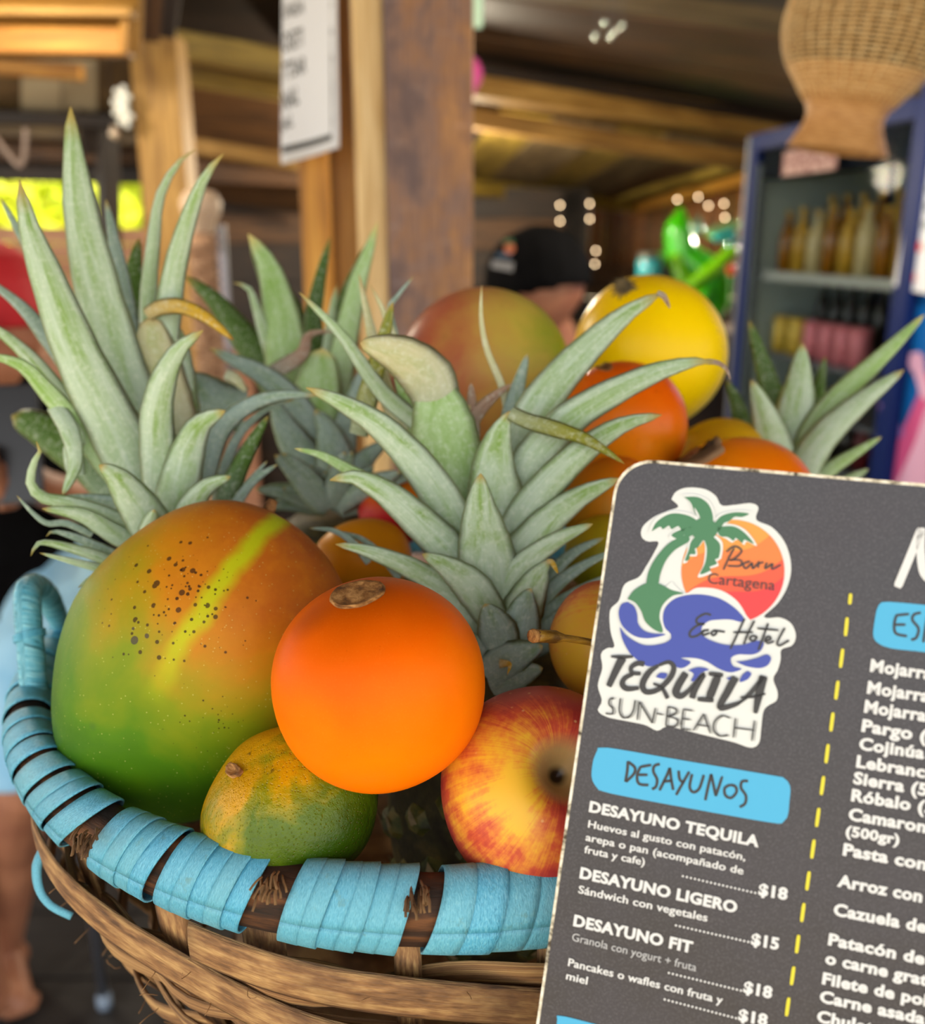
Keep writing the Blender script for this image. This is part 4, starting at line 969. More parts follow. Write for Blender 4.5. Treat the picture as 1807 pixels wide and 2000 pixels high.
R7 = lambda x, y: (1400 + x / 4.44, 1700 + y / 4.44)
# board
m, nt, b = newmat('menu_charcoal')
v = coords(nt, 'Object', (1, 1, 1)); n1 = nz(nt, v, 22, 5, .65); n2 = nz(nt, v, 120, 3, .6); n3 = nz(nt, v, 1500, 2, .5)
c = ramp(nt, n1, [(.35, '#28262b'), (.65, '#333138')]); c = mixc(nt, ramp(nt, n2, [(.68, 0.0), (.76, .6)]), c, '#1a1718')
c = mixc(nt, ramp(nt, n3, [(.5, 0.0), (.7, .12)]), c, '#8c8a90')
nt.links.new(c, b.inputs['Base Color']); b.inputs['Roughness'].default_value = .42; setbump(nt, b, n3, .12, .0004)
setrough = ramp(nt, n1, [(.3, .34), (.7, .5)]); nt.links.new(setrough, b.inputs['Roughness']); M_char = m
M_edge = tex('menu_core_edge', [(.35, '#4a4030'), (.45, '#c8c0a8'), (.6, '#f0ead8')], ns=260, rough=.8, bs=.5, bd=.0006)
M_white = flat('print_white', '#d4d6d6', .5); M_sticker = flat('sticker_white', '#d0d4d2', .4)
BW, BH, rc, bt = .215, .335, .0115, .0032
a_l = mp(1213, 899); tl = Vector(a_l)
e_top = (Vector(mp(1800, 944)) - Vector(mp(1280, 899))).normalized(); e_left = (Vector(mp(1049, 1990)) - Vector(mp(1189, 1028))).normalized()
# corner = intersection of the two edges
A_, B_ = Vector(mp(1280, 899)), Vector(mp(1189, 1028)); den = e_top.x * e_left.y - e_top.y * e_left.x; t_ = ((B_ - A_).x * e_left.y - (B_ - A_).y * e_left.x) / den
cor = A_ + e_top * t_; TRc = cor + e_top * BW; BLc = cor + e_left * BH; BRc = TRc + e_left * BH
def rounded(cs, r, n=8):
    out = []; K = len(cs)
    for i in range(K):
        p, a, b_ = Vector(cs[i]), Vector(cs[i - 1]), Vector(cs[(i + 1) % K]); da = (a - p).normalized(); db = (b_ - p).normalized()
        half = da.angle(db) / 2; dd = r / math.tan(half); c_ = p + (da + db).normalized() * (r / math.sin(half)); s = p + da * dd; e = p + db * dd
        a0 = math.atan2((s - c_).y, (s - c_).x); a1 = math.atan2((e - c_).y, (e - c_).x)
        while a1 - a0 > math.pi: a1 -= 2 * math.pi
        while a1 - a0 < -math.pi: a1 += 2 * math.pi
        for k in range(n + 1): a = a0 + (a1 - a0) * k / n; out.append((c_.x + r * math.cos(a), c_.y + r * math.sin(a)))
    return out
out = rounded([cor, TRc, BRc, BLc], rc); n = len(out)
vs = [(x, y, 0) for x, y in out] + [(x, y, -bt) for x, y in out]
fs = [tuple(range(n))[::-1], tuple(range(n, 2 * n))] + [(i, (i + 1) % n, n + (i + 1) % n, n + i) for i in range(n)]
recalc(mo('core_board', vs, fs, M_edge, menu, smooth=False, M=MF))
cc = sum((Vector(p) for p in out), Vector((0, 0))) / n
ins = []
for i, p in enumerate(rounded([cor + (e_top + e_left) * .0009, TRc + (-e_top + e_left) * .0009, BRc - (e_top + e_left) * .0009, BLc + (e_top - e_left) * .0009], rc - .0006, 10)):
    j = .00022 * mnoise.noise(Vector((p[0] * 900, p[1] * 900, 0))); ins.append((p[0] + j, p[1] + j))
tri = tessellate_polygon([[Vector((x, y, 0)) for x, y in ins]])
mo('printed_face', [(x, y, .00012) for x, y in ins], [tuple(t) for t in tri], M_char, menu, smooth=False, M=MF)
# logo sticker
logo = poly('logo_sticker', [C1(*p) for p in [(640, 225), (655, 195), (690, 175), (740, 170), (800, 180), (845, 210), (870, 252), (930, 250), (1005, 242), (1040, 262), (1030, 318), (1105, 355), (1165, 430), (1190, 530), (1175, 620), (1130, 700), (1065, 762), (1090, 770), (1140, 768), (1190, 795), (1212, 850), (1195, 895), (1145, 915), (1142, 960), (1128, 1010), (1108, 1050), (1128, 1110), (1122, 1150), (1085, 1172), (1062, 1200), (1052, 1280), (1042, 1345), (1005, 1366), (930, 1342), (850, 1322), (780, 1305), (700, 1285), (620, 1268), (575, 1288), (520, 1262), (440, 1245), (345, 1225), (302, 1195), (320, 1150), (302, 1080), (322, 1000), (316, 935), (345, 908), (378, 902), (360, 830), (358, 735), (398, 690), (425, 615), (490, 582), (522, 535), (560, 470), (580, 420), (530, 418), (502, 395), (508, 350), (560, 305), (620, 278), (672, 258)]], M_sticker, .00030, menu, smooth_n=240)
cS = flat('sun_amber', '#dc9030', .45); cS2 = flat('sun_orange', '#dc742a', .45); cS3 = flat('sun_coral', '#dc4c2a', .45); cS4 = flat('sun_red', '#dc2c30', .45)
cG = flat('palm_green', '#36724a', .45); cBl = flat('wave_blue', '#2e409c', .45); cK = flat('ink_charcoal', '#28282a', .5)
sc = (922, 555); sr = 237
def circ(k0=-9, dx=.33, dy=.94, wob=0):
    o = []
    for i in range(120):
        a = 2 * math.pi * i / 120; x, y = math.cos(a), math.sin(a)
        k = x * dx + y * dy
        if k >= k0: o.append((sc[0] + sr * x, sc[1] + sr * y))
    return o
def band(k0, bend):
    pts = []; a0 = math.atan2(.94, .33); h = math.acos(k0)
    for i in range(60): a = a0 - h + 2 * h * i / 59; pts.append((sc[0] + sr * math.cos(a), sc[1] + sr * math.sin(a)))
    e, s = Vector(pts[-1]), Vector(pts[0]); L = s - e; nrm = Vector((L.y, -L.x)).normalized()
    for i in range(1, 20): t = i / 20; q = e + L * t + nrm * bend * math.sin(2 * math.pi * t) * 26; pts.append((q.x, q.y))
    return pts
poly('sun_disc', [C1(*p) for p in circ()], cS, .00040, logo); poly('sun_band', [C1(*p) for p in band(-.42, 1)], cS2, .00046, logo)
poly('sun_band', [C1(*p) for p in band(.10, 1)], cS3, .00052, logo); poly('sun_band', [C1(*p) for p in band(.42, 1)], cS4, .00058, logo)
# white keylines, palm, island
poly('white_keyline', [C1(*p) for p in [(640, 600), (700, 655), (760, 630), (860, 640), (940, 690), (985, 760), (1000, 790), (900, 840), (700, 840), (600, 840), (560, 700)]], M_sticker, .00062, logo, smooth_n=80)
poly('palm_trunk', [C1(*p) for p in [(523, 615), (535, 555), (570, 490), (630, 425), (705, 388), (722, 415), (655, 458), (612, 510), (588, 570), (575, 618)]], cG, .00066, logo, smooth_n=60)
def frond(pts, teeth=0, w=M_sticker, halo=True):
    if halo:
        c_ = (sum(p[0] for p in pts) / len(pts), sum(p[1] for p in pts) / len(pts)); hp_ = [(c_[0] + (x - c_[0]) * 1.10 + (6 if x > c_[0] else -6), c_[1] + (y - c_[1]) * 1.10 + (6 if y > c_[1] else -6)) for x, y in pts]
        poly('white_keyline', [C1(*p) for p in hp_], M_sticker, .00064, logo, smooth_n=50)
    poly('palm_frond', [C1(*p) for p in pts], cG, .00070, logo, smooth_n=70)
frond([(698, 214), (760, 214), (808, 245), (830, 300), (822, 350), (780, 345), (768, 300), (745, 262), (752, 300), (728, 240)])
frond([(548, 372), (575, 325), (640, 290), (720, 300), (772, 338), (765, 375), (715, 352), (690, 372), (672, 348), (640, 362), (628, 345), (600, 362), (588, 350)])
frond([(830, 345), (868, 302), (930, 284), (995, 290), (965, 305), (930, 305), (905, 325), (880, 335), (858, 370)])
frond([(845, 352), (920, 348), (972, 375), (1018, 428), (975, 410), (965, 425), (935, 402), (925, 415), (898, 398), (862, 392)])
frond([(818, 385), (862, 430), (858, 490), (840, 500), (848, 520), (815, 535), (820, 550), (772, 568), (795, 515), (802, 450), (788, 395)])
frond([(795, 395), (762, 445), (748, 450), (750, 475), (725, 478), (722, 500), (702, 505), (718, 460), (732, 415), (770, 380)])
frond([(745, 385), (712, 400), (700, 388), (668, 405), (640, 388), (680, 365), (735, 350)])
poly('palm_heart', [C1(790 + 62 * math.cos(i * .2618), 362 + 52 * math.sin(i * .2618)) for i in range(24)], cG, .00072, logo)
poly('island', [C1(*p) for p in [(438, 682), (470, 640), (530, 608), (585, 612), (640, 640), (695, 656), (645, 668), (600, 710), (585, 765), (600, 832), (560, 822), (520, 785), (500, 735), (472, 698)]], cG, .00074, logo, smooth_n=80)
poly('large_wave', [B2(*p) for p in [(218, 360), (290, 445), (420, 512), (560, 505), (640, 468), (645, 420), (600, 370), (580, 290), (600, 200), (680, 125), (800, 92), (930, 92), (1060, 125), (1180, 200), (1262, 290), (1240, 320), (1150, 300), (1050, 300), (960, 315), (905, 370), (925, 440), (1010, 485), (1120, 512), (1250, 510), (1360, 478), (1425, 490), (1400, 560), (1330, 592), (1210, 592), (1150, 625), (1170, 690), (1240, 712), (1150, 742), (1050, 712), (950, 652), (850, 622), (730, 622), (812, 655), (760, 700), (700, 700), (640, 645), (540, 672), (450, 690), (345, 620), (290, 560), (240, 460)]], cBl, .00078, logo, smooth_n=260)
poly('small_wave', [B2(*p) for p in [(285, 152), (232, 172), (210, 250), (240, 350), (330, 430), (430, 456), (530, 446), (602, 422), (500, 416), (420, 390), (372, 330), (365, 260), (340, 190)]], cBl, .00078, logo, smooth_n=80)
poly('small_wave', [B2(*p) for p in [(1190, 650), (1270, 645), (1370, 620), (1450, 592), (1487, 622), (1460, 680), (1390, 706), (1280, 690)]], cBl, .00078, logo, smooth_n=60)
for q in ([(1290, 730), (1322, 752), (1290, 800), (1225, 822), (1245, 765)], [(790, 725), (880, 698), (965, 718), (900, 745), (850, 810), (815, 812), (840, 755)], [(520, 780), (560, 746), (616, 755), (590, 796)], [(1110, 790), (1150, 780), (1140, 805)]):
    poly('wave_drop', [B2(*p) for p in q], cBl, .00078, logo, smooth_n=30)
strokes('lettering', [[(145, 608, 12), (230, 612, 22), (330, 610, 14)], [(245, 615, 50), (190, 720, 42), (125, 860, 34)],
    [(425, 672, 34), (370, 665, 30), (315, 700, 26), (325, 745, 24), (395, 752, 22)], [(330, 755, 24), (262, 790, 28), (240, 840, 32), (280, 878, 32), (380, 872, 22)],
    [(545, 682, 20), (465, 740, 34), (410, 840, 36), (440, 905, 32), (540, 885, 30), (640, 790, 32), (672, 700, 30), (630, 655, 24), (545, 682, 18)], [(500, 835, 14), (570, 870, 20), (622, 960, 26)],
    [(775, 745, 40), (710, 850, 44), (690, 915, 44), (735, 940, 34), (800, 890, 24), (880, 790, 18), (930, 745, 18)], [(925, 755, 32), (850, 880, 38), (825, 960, 36)],
    [(965, 752, 26), (1085, 765, 26)], [(1045, 765, 48), (965, 965, 48)], [(870, 965, 26), (1005, 975, 30)],
    [(1190, 780, 46), (1125, 900, 44), (1060, 1035, 36), (1190, 1010, 26), (1240, 980, 12)],
    [(1425, 775, 22), (1310, 920, 26), (1205, 1010, 12)], [(1425, 770, 50), (1385, 930, 46), (1355, 1085, 26)], [(1230, 950, 10), (1330, 945, 18), (1440, 920, 12)]], cK, .00086, logo, B2, 30, 1.45)
SB = [[(168, 955), (135, 968), (130, 1010), (160, 1045), (155, 1088), (100, 1085)], [(225, 958), (215, 1060), (245, 1120), (300, 1108), (332, 1060), (348, 975)], [(382, 985), (365, 1140)], [(382, 985), (490, 1168)], [(490, 1168), (518, 1040)], [(528, 1085), (578, 1095)],
      [(622, 1030), (605, 1188)], [(622, 1030), (682, 1045), (690, 1080), (618, 1110)], [(618, 1110), (690, 1130), (705, 1165), (670, 1195), (605, 1188)], [(752, 1050), (732, 1212)], [(752, 1050), (828, 1062)], [(742, 1128), (805, 1136)], [(732, 1212), (812, 1222)],
      [(835, 1228), (922, 1090)], [(922, 1090), (978, 1252)], [(868, 1180), (955, 1192)], [(1140, 1122), (1070, 1105), (1010, 1160), (1010, 1235), (1060, 1275), (1125, 1265)], [(1188, 1125), (1170, 1288)], [(1348, 1145), (1325, 1315)], [(1180, 1205), (1335, 1225)]]
strokes('lettering', SB, cK, .00086, logo, B2, 13); strokes('lettering', [[(x + 19, y + 3) for x, y in s] for s in SB], cK, .00084, logo, B2, 5)
strokes('lettering', [[(985, 262), (935, 250), (868, 288), (868, 328), (930, 335)], [(930, 335), (865, 350), (808, 402), (812, 442), (870, 432), (930, 385)], [(965, 385), (915, 398), (918, 428), (972, 410)], [(1012, 390), (985, 410), (1003, 432), (1032, 406), (1012, 390), (1100, 402)],
    [(1265, 290), (1205, 420), (1145, 545)], [(1348, 308), (1300, 400), (1258, 505)], [(1170, 405), (1335, 405)], [(1330, 432), (1308, 458), (1338, 478), (1366, 446), (1330, 432)], [(1462, 330), (1422, 440), (1380, 555)], [(1372, 372), (1550, 388)], [(1425, 480), (1482, 462), (1470, 440), (1440, 460), (1458, 496), (1510, 480)], [(1602, 368), (1540, 488), (1560, 516), (1638, 472)]], cK, .00092, logo, B2, 19)
strokes('lettering', [[(928, 448), (905, 490), (878, 548)], [(892, 465), (930, 440), (962, 462), (925, 500), (905, 503)], [(905, 503), (958, 505), (955, 530), (898, 530)], [(1000, 508), (970, 522), (982, 542), (1010, 515)], [(1010, 515), (1013, 542), (1035, 520)], [(1040, 508), (1038, 540)], [(1040, 520), (1062, 512)], [(1078, 515), (1070, 542), (1102, 520)], [(1105, 518), (1102, 545), (1142, 525)]], cK, .00092, logo, C1, 8)
# text lines
def text_mesh(body, bold=0.0):
    cu = bpy.data.curves.new('t', 'FONT'); cu.body = body; cu.size = 1; cu.resolution_u = 3; cu.offset = bold; cu.space_character = 1.0 + bold * 2.2
    o = bpy.data.objects.new('t', cu); COL.objects.link(o); bpy.context.view_layer.update()
    me = bpy.data.meshes.new_from_object(o.evaluated_get(bpy.context.evaluated_depsgraph_get())); bpy.data.objects.remove(o)
    return me
def line(vis, full, f, a, b_, cap, mat=M_white, bold=.022, lift=.0004, parent=menu, name='printed_line', shear=0.0):
    """set the words so that the part 'vis' runs from a to b_ (baseline) with the cap height cap"""
    A = Vector(mp(*f(*a))); B = Vector(mp(*f(*b_))); hC = (Vector(mp(*f(a[0], a[1] - cap))) - A).length
    me = text_mesh(full, bold); mv = text_mesh(vis, bold) if vis != full else me
    xs = [v.co.x for v in mv.vertices]; x0, x1 = min(xs), max(xs)
    H = text_mesh('H', bold); ch = max(v.co.y for v in H.vertices)
    sx = (B - A).length / (x1 - x0); sy = hC / ch; e = (B - A).normalized(); nrm = Vector((-e.y, e.x))
    sy *= 1.10; vs, fs = [], []
    for k, (ox, oy) in enumerate(((0, 0), (-.018, 0), (.018, 0), (0, .014), (0, -.010)) if bold >= .03 else ((0, 0), (.010, 0), (-.010, 0)) if bold > 0 else ((0, 0),)):
        o_ = len(vs); vs += [(*(A + e * ((v.co.x - x0 + ox) * sx) + nrm * (v.co.y + oy) * sy), lift + k * .000004) for v in me.vertices]; fs += [tuple(i + o_ for i in p.vertices) for p in me.polygons]
    return mo(name, vs, fs, mat, parent, smooth=False, M=MF)
def dots(f, a, b_, n, r):
    vs, fs = [], []; R_ = (Vector(mp(*f(a[0] + r, a[1]))) - Vector(mp(*f(*a)))).length
    for i in range(n):
        t = i / (n - 1); u_, v_ = mp(*f(a[0] + (b_[0] - a[0]) * t, a[1] + (b_[1] - a[1]) * t)); o = len(vs)
        for k in range(8): vs.append((u_ + R_ * math.cos(k * math.pi / 4), v_ + R_ * math.sin(k * math.pi / 4), .0004))
        fs.append(tuple(range(o, o + 8)))
    return mo('dot_leader', vs, fs, M_white, menu, smooth=False, M=MF)
line('Cartagena', 'Cartagena', C1, (805, 610), (1113, 643), 44, cK, .0, .00092, logo, 'lettering')
M_cyan = flat('heading_cyan', '#3ba4d0', .45)
h1 = poly('heading_box', [C1(x, y) for x, y in []] + [(1040 + x / 2.356, 1430 + y / 2.356) for x, y in [(300, 80), (345, 70), (700, 130), (1100, 197), (1160, 212), (1186, 250), (1182, 320), (1174, 385), (1150, 412), (1100, 415), (700, 345), (350, 278), (295, 250), (273, 205), (280, 130)]], M_cyan, .0003, menu, smooth_n=90)
strokes('lettering', [[(603, 22), (598, 90), (585, 168)], [(603, 25), (650, 65), (645, 110), (588, 168)], [(692, 60), (668, 120), (680, 180), (748, 190)], [(690, 62), (768, 48)], [(675, 118), (742, 118)], [(828, 42), (790, 55), (782, 95), (808, 150), (800, 200), (772, 220)],
    [(825, 228), (878, 120), (898, 68)], [(898, 68), (908, 150), (922, 225)], [(852, 165), (915, 160)], [(960, 88), (968, 150), (1000, 175)], [(1035, 95), (990, 175), (942, 260)], [(1055, 112), (1038, 200), (1062, 240), (1105, 215), (1138, 118)], [(1190, 112), (1168, 200), (1148, 298)], [(1190, 112), (1222, 268)], [(1222, 268), (1268, 128)],
    [(1325, 188), (1285, 212), (1290, 262), (1330, 280), (1368, 240), (1360, 200), (1325, 188)], [(1450, 162), (1408, 165), (1400, 210), (1434, 265), (1428, 320), (1390, 345)]], cK, .00045, h1, C3_, 20)
line('DESAYUNO TEQUILA', 'DESAYUNO TEQUILA', C3_, (328, 375), (1520, 625), 68, bold=.03)
line('Huevos al gusto con patacón,', 'Huevos al gusto con patacón,', C3_, (320, 487), (1428, 722), 47, bold=.013)
line('arepa o pan (acompañado de', 'arepa o pan (acompañado de', C3_, (303, 580), (1413, 820), 47, bold=.013)
line('fruta y cafe)', 'fruta y cafe)', C3_, (293, 666), (718, 757), 47, bold=.013)
dots(C3_, (990, 832), (1500, 950), 19, 8); line('$18', '$18', C3_, (1522, 962), (1722, 998), 74, bold=.03)
line('DESAYUNO LIGERO', 'DESAYUNO LIGERO', C3_, (262, 843), (1365, 1090), 70, bold=.03)
line('Sándwich con vegetales', 'Sándwich con vegetales', C3_, (252, 950), (1160, 1152), 50, bold=.013)
dots(C4_, (938, 155), (1410, 262), 19, 7.5); line('$15', '$15', C4_, (1428, 278), (1605, 312), 68, bold=.03)
line('DESAYUNO FIT', 'DESAYUNO FIT', C4_, (268, 155), (1040, 334), 66, bold=.03)
line('Granola con yogurt + fruta', 'Granola con yogurt + fruta', C4_, (258, 253), (1068, 455), 46, mat=flat('print_grey', '#b8babc', .5), bold=0)
dots(C4_, (892, 465), (1362, 580), 19, 7.5); line('$18', '$18', C4_, (1378, 590), (1560, 630), 68, bold=.03)
line('Pancakes o wafles con fruta y', 'Pancakes o wafles con fruta y', C4_, (233, 418), (1240, 668), 46, bold=.013)
line('miel', 'miel', C4_, (220, 505), (357, 541), 46, bold=.013)
dots(C4_, (865, 638), (1330, 760), 19, 7.5); line('$18', '$18', C4_, (1345, 772), (1530, 810), 68, bold=.03)
poly('heading_box', [C4_(*p) for p in [(160, 800), (165, 765), (200, 748), (600, 850), (900, 925), (880, 1080), (500, 1010), (170, 900), (150, 850)]], M_cyan, .0003, menu, smooth_n=60)
for x0, y0, x1, y1, f in [(375, 737, 368, 815, R5), (350, 910, 337, 1044, R5), (318, 1137, 301, 1272, R5), (284, 1368, 267, 1502, R5), (248, 1597, 231, 1732, R5), (213, 1826, 196, 1962, R5), (180, 205, 162, 340, R6), (146, 435, 128, 570, R6), (111, 663, 93, 799, R6), (76, 893, 57, 1028, R6), (38, 1122, 20, 1257, R6), (710, 555, 690, 712, R7), (668, 828, 646, 988, R7), (625, 1098, 603, 1257, R7), (583, 1372, 560, 1530, R7)]:
    strokes('yellow_dash', [[(x0, y0), (x1, y1)]], bpy.data.materials.get('dash_yellow') or flat('dash_yellow', '#d8cc28', .5), .0004, menu, f, 26 * (4.44 / 3.704 if f is R7 else 1))
strokes('title_letter', [[(712, 692), (800, 480), (885, 268)], [(885, 262), (880, 420), (905, 590), (990, 640), (1060, 500), (1120, 300)]], M_white, .0004, menu, R5, 62)
h2 = poly('heading_box', [R5(*p) for p in [(590, 808), (640, 797), (915, 820), (1500, 880), (1560, 900), (1540, 1230), (1480, 1240), (915, 1162), (680, 1135), (580, 1100), (540, 1050), (545, 960), (565, 850)]], M_cyan, .0003, menu, smooth_n=90)
strokes('lettering', [[(705, 895), (690, 960), (702, 1025), (782, 1045)], [(700, 895), (798, 885)], [(695, 962), (772, 962)], [(882, 875), (832, 890), (822, 930), (865, 990), (850, 1055), (812, 1072)], [(930, 905), (915, 990), (900, 1090)], [(930, 905), (1000, 940), (915, 1000)]], cK, .00045, h2, R5, 20)
for vis, full, f, a_, b_, cap in [('Mojarr', 'Mojarra', R5, (515, 1297), (900, 1350), 80), ('Mojarr', 'Mojarra', R5, (493, 1455), (880, 1512), 80), ('Mojarra', 'Mojarra', R5, (472, 1592), (915, 1660), 80), ('Pargo', 'Pargo (500gr)', R5, (453, 1730), (815, 1790), 80), ('Cojinúa', 'Cojinúa', R5, (435, 1860), (902, 1930), 78),
        ('Lebranc', 'Lebranche', R6, (415, 137), (908, 215), 78), ('Sierra', 'Sierra (500gr)', R6, (393, 255), (757, 317), 78), ('Róbalo', 'Róbalo (500gr)', R6, (378, 380), (803, 450), 78), ('Camaron', 'Camarones', R6, (358, 517), (915, 612), 78), ('(500gr)', '(500gr)', R6, (338, 632), (722, 697), 66),
        ('Pasta con', 'Pasta con', R6, (318, 772), (918, 882), 78), ('Arroz con', 'Arroz con', R6, (278, 997), (886, 1114), 78), ('Cazuela de', 'Cazuela de', R6, (250, 1205), (918, 1335), 78), ('Patacón de', 'Patacón de', R6, (212, 1420), (905, 1565), 76), ('o carne grat', 'o carne grat', R6, (190, 1555), (925, 1718), 76),
        ('Filete de po', 'Filete de pollo', R6, (168, 1702), (890, 1858), 76), ('Carne asada', 'Carne asada', R6, (150, 1832), (905, 1998), 76), ('Chul', 'Chuleta', R6, (130, 1975), (400, 2035), 76)]:
    line(vis, full, f, a_, b_, cap, bold=.03)
# ================================================================== posts
post(738, 926, -420, 1.36, .10, W_worn, 'thick worn purple-brown square post in the middle of the hut')
post(672, 737, -420, 1.40, .06, W_pale, 'pale planed timber fixed against the left side of the worn post')
post(610, 671, -420, 1.50, .06, W_honey, 'honey-coloured timber partly under the white poster')
post(546, 609, -420, 1.46, .05, W_amber, 'knotty yellow timber under the white poster, leftmost of the cluster')
post(248, 342, 66, 3.0, .12, W_honey, 'honey-coloured roof post behind the tall pineapple crown')
# poster
M_post = flat('poster_white', '#e4e6ea', .6); M_ink = flat('poster_ink', '#3a3a34', .7)
Yp = 1.40
poster = thing('poster', 'white poster with dark letters and border hanging on the post', 'poster', PY(600, 300, Yp))
q = []
NXp, NYp = 8, 16; vs = []
def pp(s, t, off=0.0):      # poster sheet: s across, t down, gently curled
    px = 550 + (108 + 0) * s + (4 * t if s > .9 else 0); py = -140 + 462 * t - 34 * s * t
    p = PY(px, py, Yp - off); return p + Vector((0, .012 * math.sin(3 * s) + .004 * math.sin(t * 5 + s * 3), 0))
for j in range(NYp + 1):
    for i in range(NXp + 1): vs.append(pp(i / NXp, j / NYp))
fs = [(j * (NXp + 1) + i, j * (NXp + 1) + i + 1, (j + 1) * (NXp + 1) + i + 1, (j + 1) * (NXp + 1) + i) for j in range(NYp) for i in range(NXp)]
sh = mo('sheet', vs, fs, M_post, poster); sm_ = sh.modifiers.new('t', 'SOLIDIFY'); sm_.thickness = .0012
def pstrip(s0, s1, t0, t1, name='border'):
    k = 8; vs = []
    for i in range(k + 1):
        t = i / k
        if s1 - s0 > t1 - t0: vs += [pp(s0 + (s1 - s0) * t, t0, .0015), pp(s0 + (s1 - s0) * t, t1, .0015)]
        else: vs += [pp(s0, t0 + (t1 - t0) * t, .0015), pp(s1, t0 + (t1 - t0) * t, .0015)]
    mo(name, vs, [(2 * i, 2 * i + 1, 2 * i + 3, 2 * i + 2) for i in range(k)], M_ink, poster, smooth=False)
pstrip(.88, .905, .0, .935); pstrip(.02, .90, .925, .955)
for body, t0, t1, s1 in [('UNIDA', .30, .36, .38), ('OSETI', .42, .505, .36), ('TTSAR', .55, .625, .42), ('NAL', .675, .755, .30), ('IAL', .79, .845, .20)]:
    me = text_mesh(body, .02); xs = [v.co.x for v in me.vertices]; ys = [v.co.y for v in me.vertices]
    vs = [pp(.02 + (v.co.x - min(xs)) / (max(xs) - min(xs)) * (s1 - .02), t1 - (t1 - t0) * (v.co.y - min(ys)) / (max(ys) - min(ys)) + .02 * (1 - (v.co.x - min(xs)) / (max(xs) - min(xs))), .0016) for v in me.vertices]
    mo('lettering', vs, [tuple(p.vertices) for p in me.polygons], M_ink, poster, smooth=False)

# ================================================================== rattan lamp shade, hanging near on the right
M_rat = tex('rattan', [(.3, '#b08c54'), (.5, '#dcb67a'), (.7, '#f4daa4')], scale=(1, 1, 3), ns=60, rough=.6)
M_rat2 = tex('rattan_dense', [(.3, '#9a6c3a'), (.5, '#c08e54'), (.7, '#d8aa70')], scale=(1, 1, 8), ns=50, rough=.6)
M_hole = tex('hole_shade', [(.3, '#2a1c0c'), (.7, '#4a3418')], ns=30, rough=.9)  # dark inner sheet standing in for the shade inside the weave holes
dS = 1.35; kS = dS / FPX; mc = P(1634, 296, dS)
axis = (Vector((.13, -.05, 1))).normalized(); SF = frame(axis, (0, 1, 0), mc) @ Matrix(((0, 0, 1, 0), (1, 0, 0, 0), (0, 1, 0, 0), (0, 0, 0, 1)))
shade = thing('pendant_lampshade', 'gourd-shaped woven rattan lampshade hanging at the upper right', 'lampshade', tuple(mc))
sp_ = cr([(95, 0), (84, 22), (73, 48), (74, 72), (98, 106), (130, 148), (147, 190), (150, 225), (142, 275), (122, 330), (90, 380), (50, 410), (16, 420)], 60)
def srad(z):
    for (r0, z0), (r1, z1) in zip(sp_, sp_[1:]):
        if z0 <= z <= z1: return r0 + (r1 - r0) * (z - z0) / max(1e-6, z1 - z0)
    return sp_[-1][0]
lathe('hole_shade_sheet', [(r * kS - .004, z * kS) for r, z in sp_[9:]], 40, M_hole, shade, SF)
lathe('dense_neck', [(r * kS + .0012 * (i % 2), z * kS) for i, (r, z) in enumerate(sp_[:20])] + [(r * kS - .003, z * kS) for r, z in sp_[:20]][::-1], 56, M_rat2, shade, SF)
D_ = ([], []); z = 100
while z < 400:
    r = srad(z) * kS; tube('r', [SF @ Vector(((r + .0012 * math.sin(a * 36 + (z // 7 % 2) * math.pi)) * math.cos(a), (r + .0012 * math.sin(a * 36 + (z // 7 % 2) * math.pi)) * math.sin(a), z * kS)) for a in [2 * math.pi * k / 108 for k in range(108)]], .0017, M_rat, ns=4, up=tuple(axis), closed=True, data=D_); z += 7.2
tag(join('woven_canes', D_, M_rat, shade), kind='stuff')
for k in range(36):
    a = 2 * math.pi * k / 36; tube('rib', [SF @ Vector(((srad(z) * kS + .0004) * math.cos(a), (srad(z) * kS + .0004) * math.sin(a), z * kS)) for z in range(84, 412, 14)], .0015, M_rat, shade, ns=4, up=(math.cos(a), math.sin(a), 0.01))
top = SF @ Vector((0, 0, 415 * kS)); tube('cord', [top, top + Vector((0, 0, .5))], .004, flat('cord_black', '#1a1a1a'), shade, ns=6, up=(0, 1, 0))

# ================================================================== drinks fridges on the right
fa = PY(1478, 262, 3.30); fb = PY(1842, 190, 2.36)
fx = Vector((fb.x - fa.x, fb.y - fa.y, 0)); FWd = fx.length; fx.normalize(); fy = Vector((-fx.y, fx.x, 0)); fy = fy if fy.x > 0 else -fy
FF = Matrix((fx, fy, Vector((0, 0, 1)))).transposed().to_4x4(); FF.translation = Vector((fa.x, fa.y, 0)); FFi = FF.inverted()
Hf = fa.z
def fp(px, py, yy=0.0):
    o = FFi @ CAM; d = (FFi @ P(px, py, 1.0)) - o; t = (yy - o.y) / d.y; return o + d * t
M_fb = flat('fridge_blue', '#0c2058', .5, 0, .12); M_fd = flat('fridge_dark', '#14182a', .3); M_fg = flat('fridge_inner_grey', '#8a9692', .5); M_al = flat('aluminium', '#70747e', .5, .3)
M_fdk = flat('fridge_header', '#141a28', .6, 0, .1)
fridge = thing('drinks_fridge', 'tall blue drinks fridge with a glass door and full shelves', 'fridge', (fa.x, fa.y, 0))
DP = .5
box('cabinet_side', (0.012, DP / 2 + .03, Hf / 2), (.024, DP, Hf), M_fb, fridge, FF); box('cabinet_side', (FWd - .012, DP / 2 + .03, Hf / 2), (.024, DP, Hf), M_fb, fridge, FF)
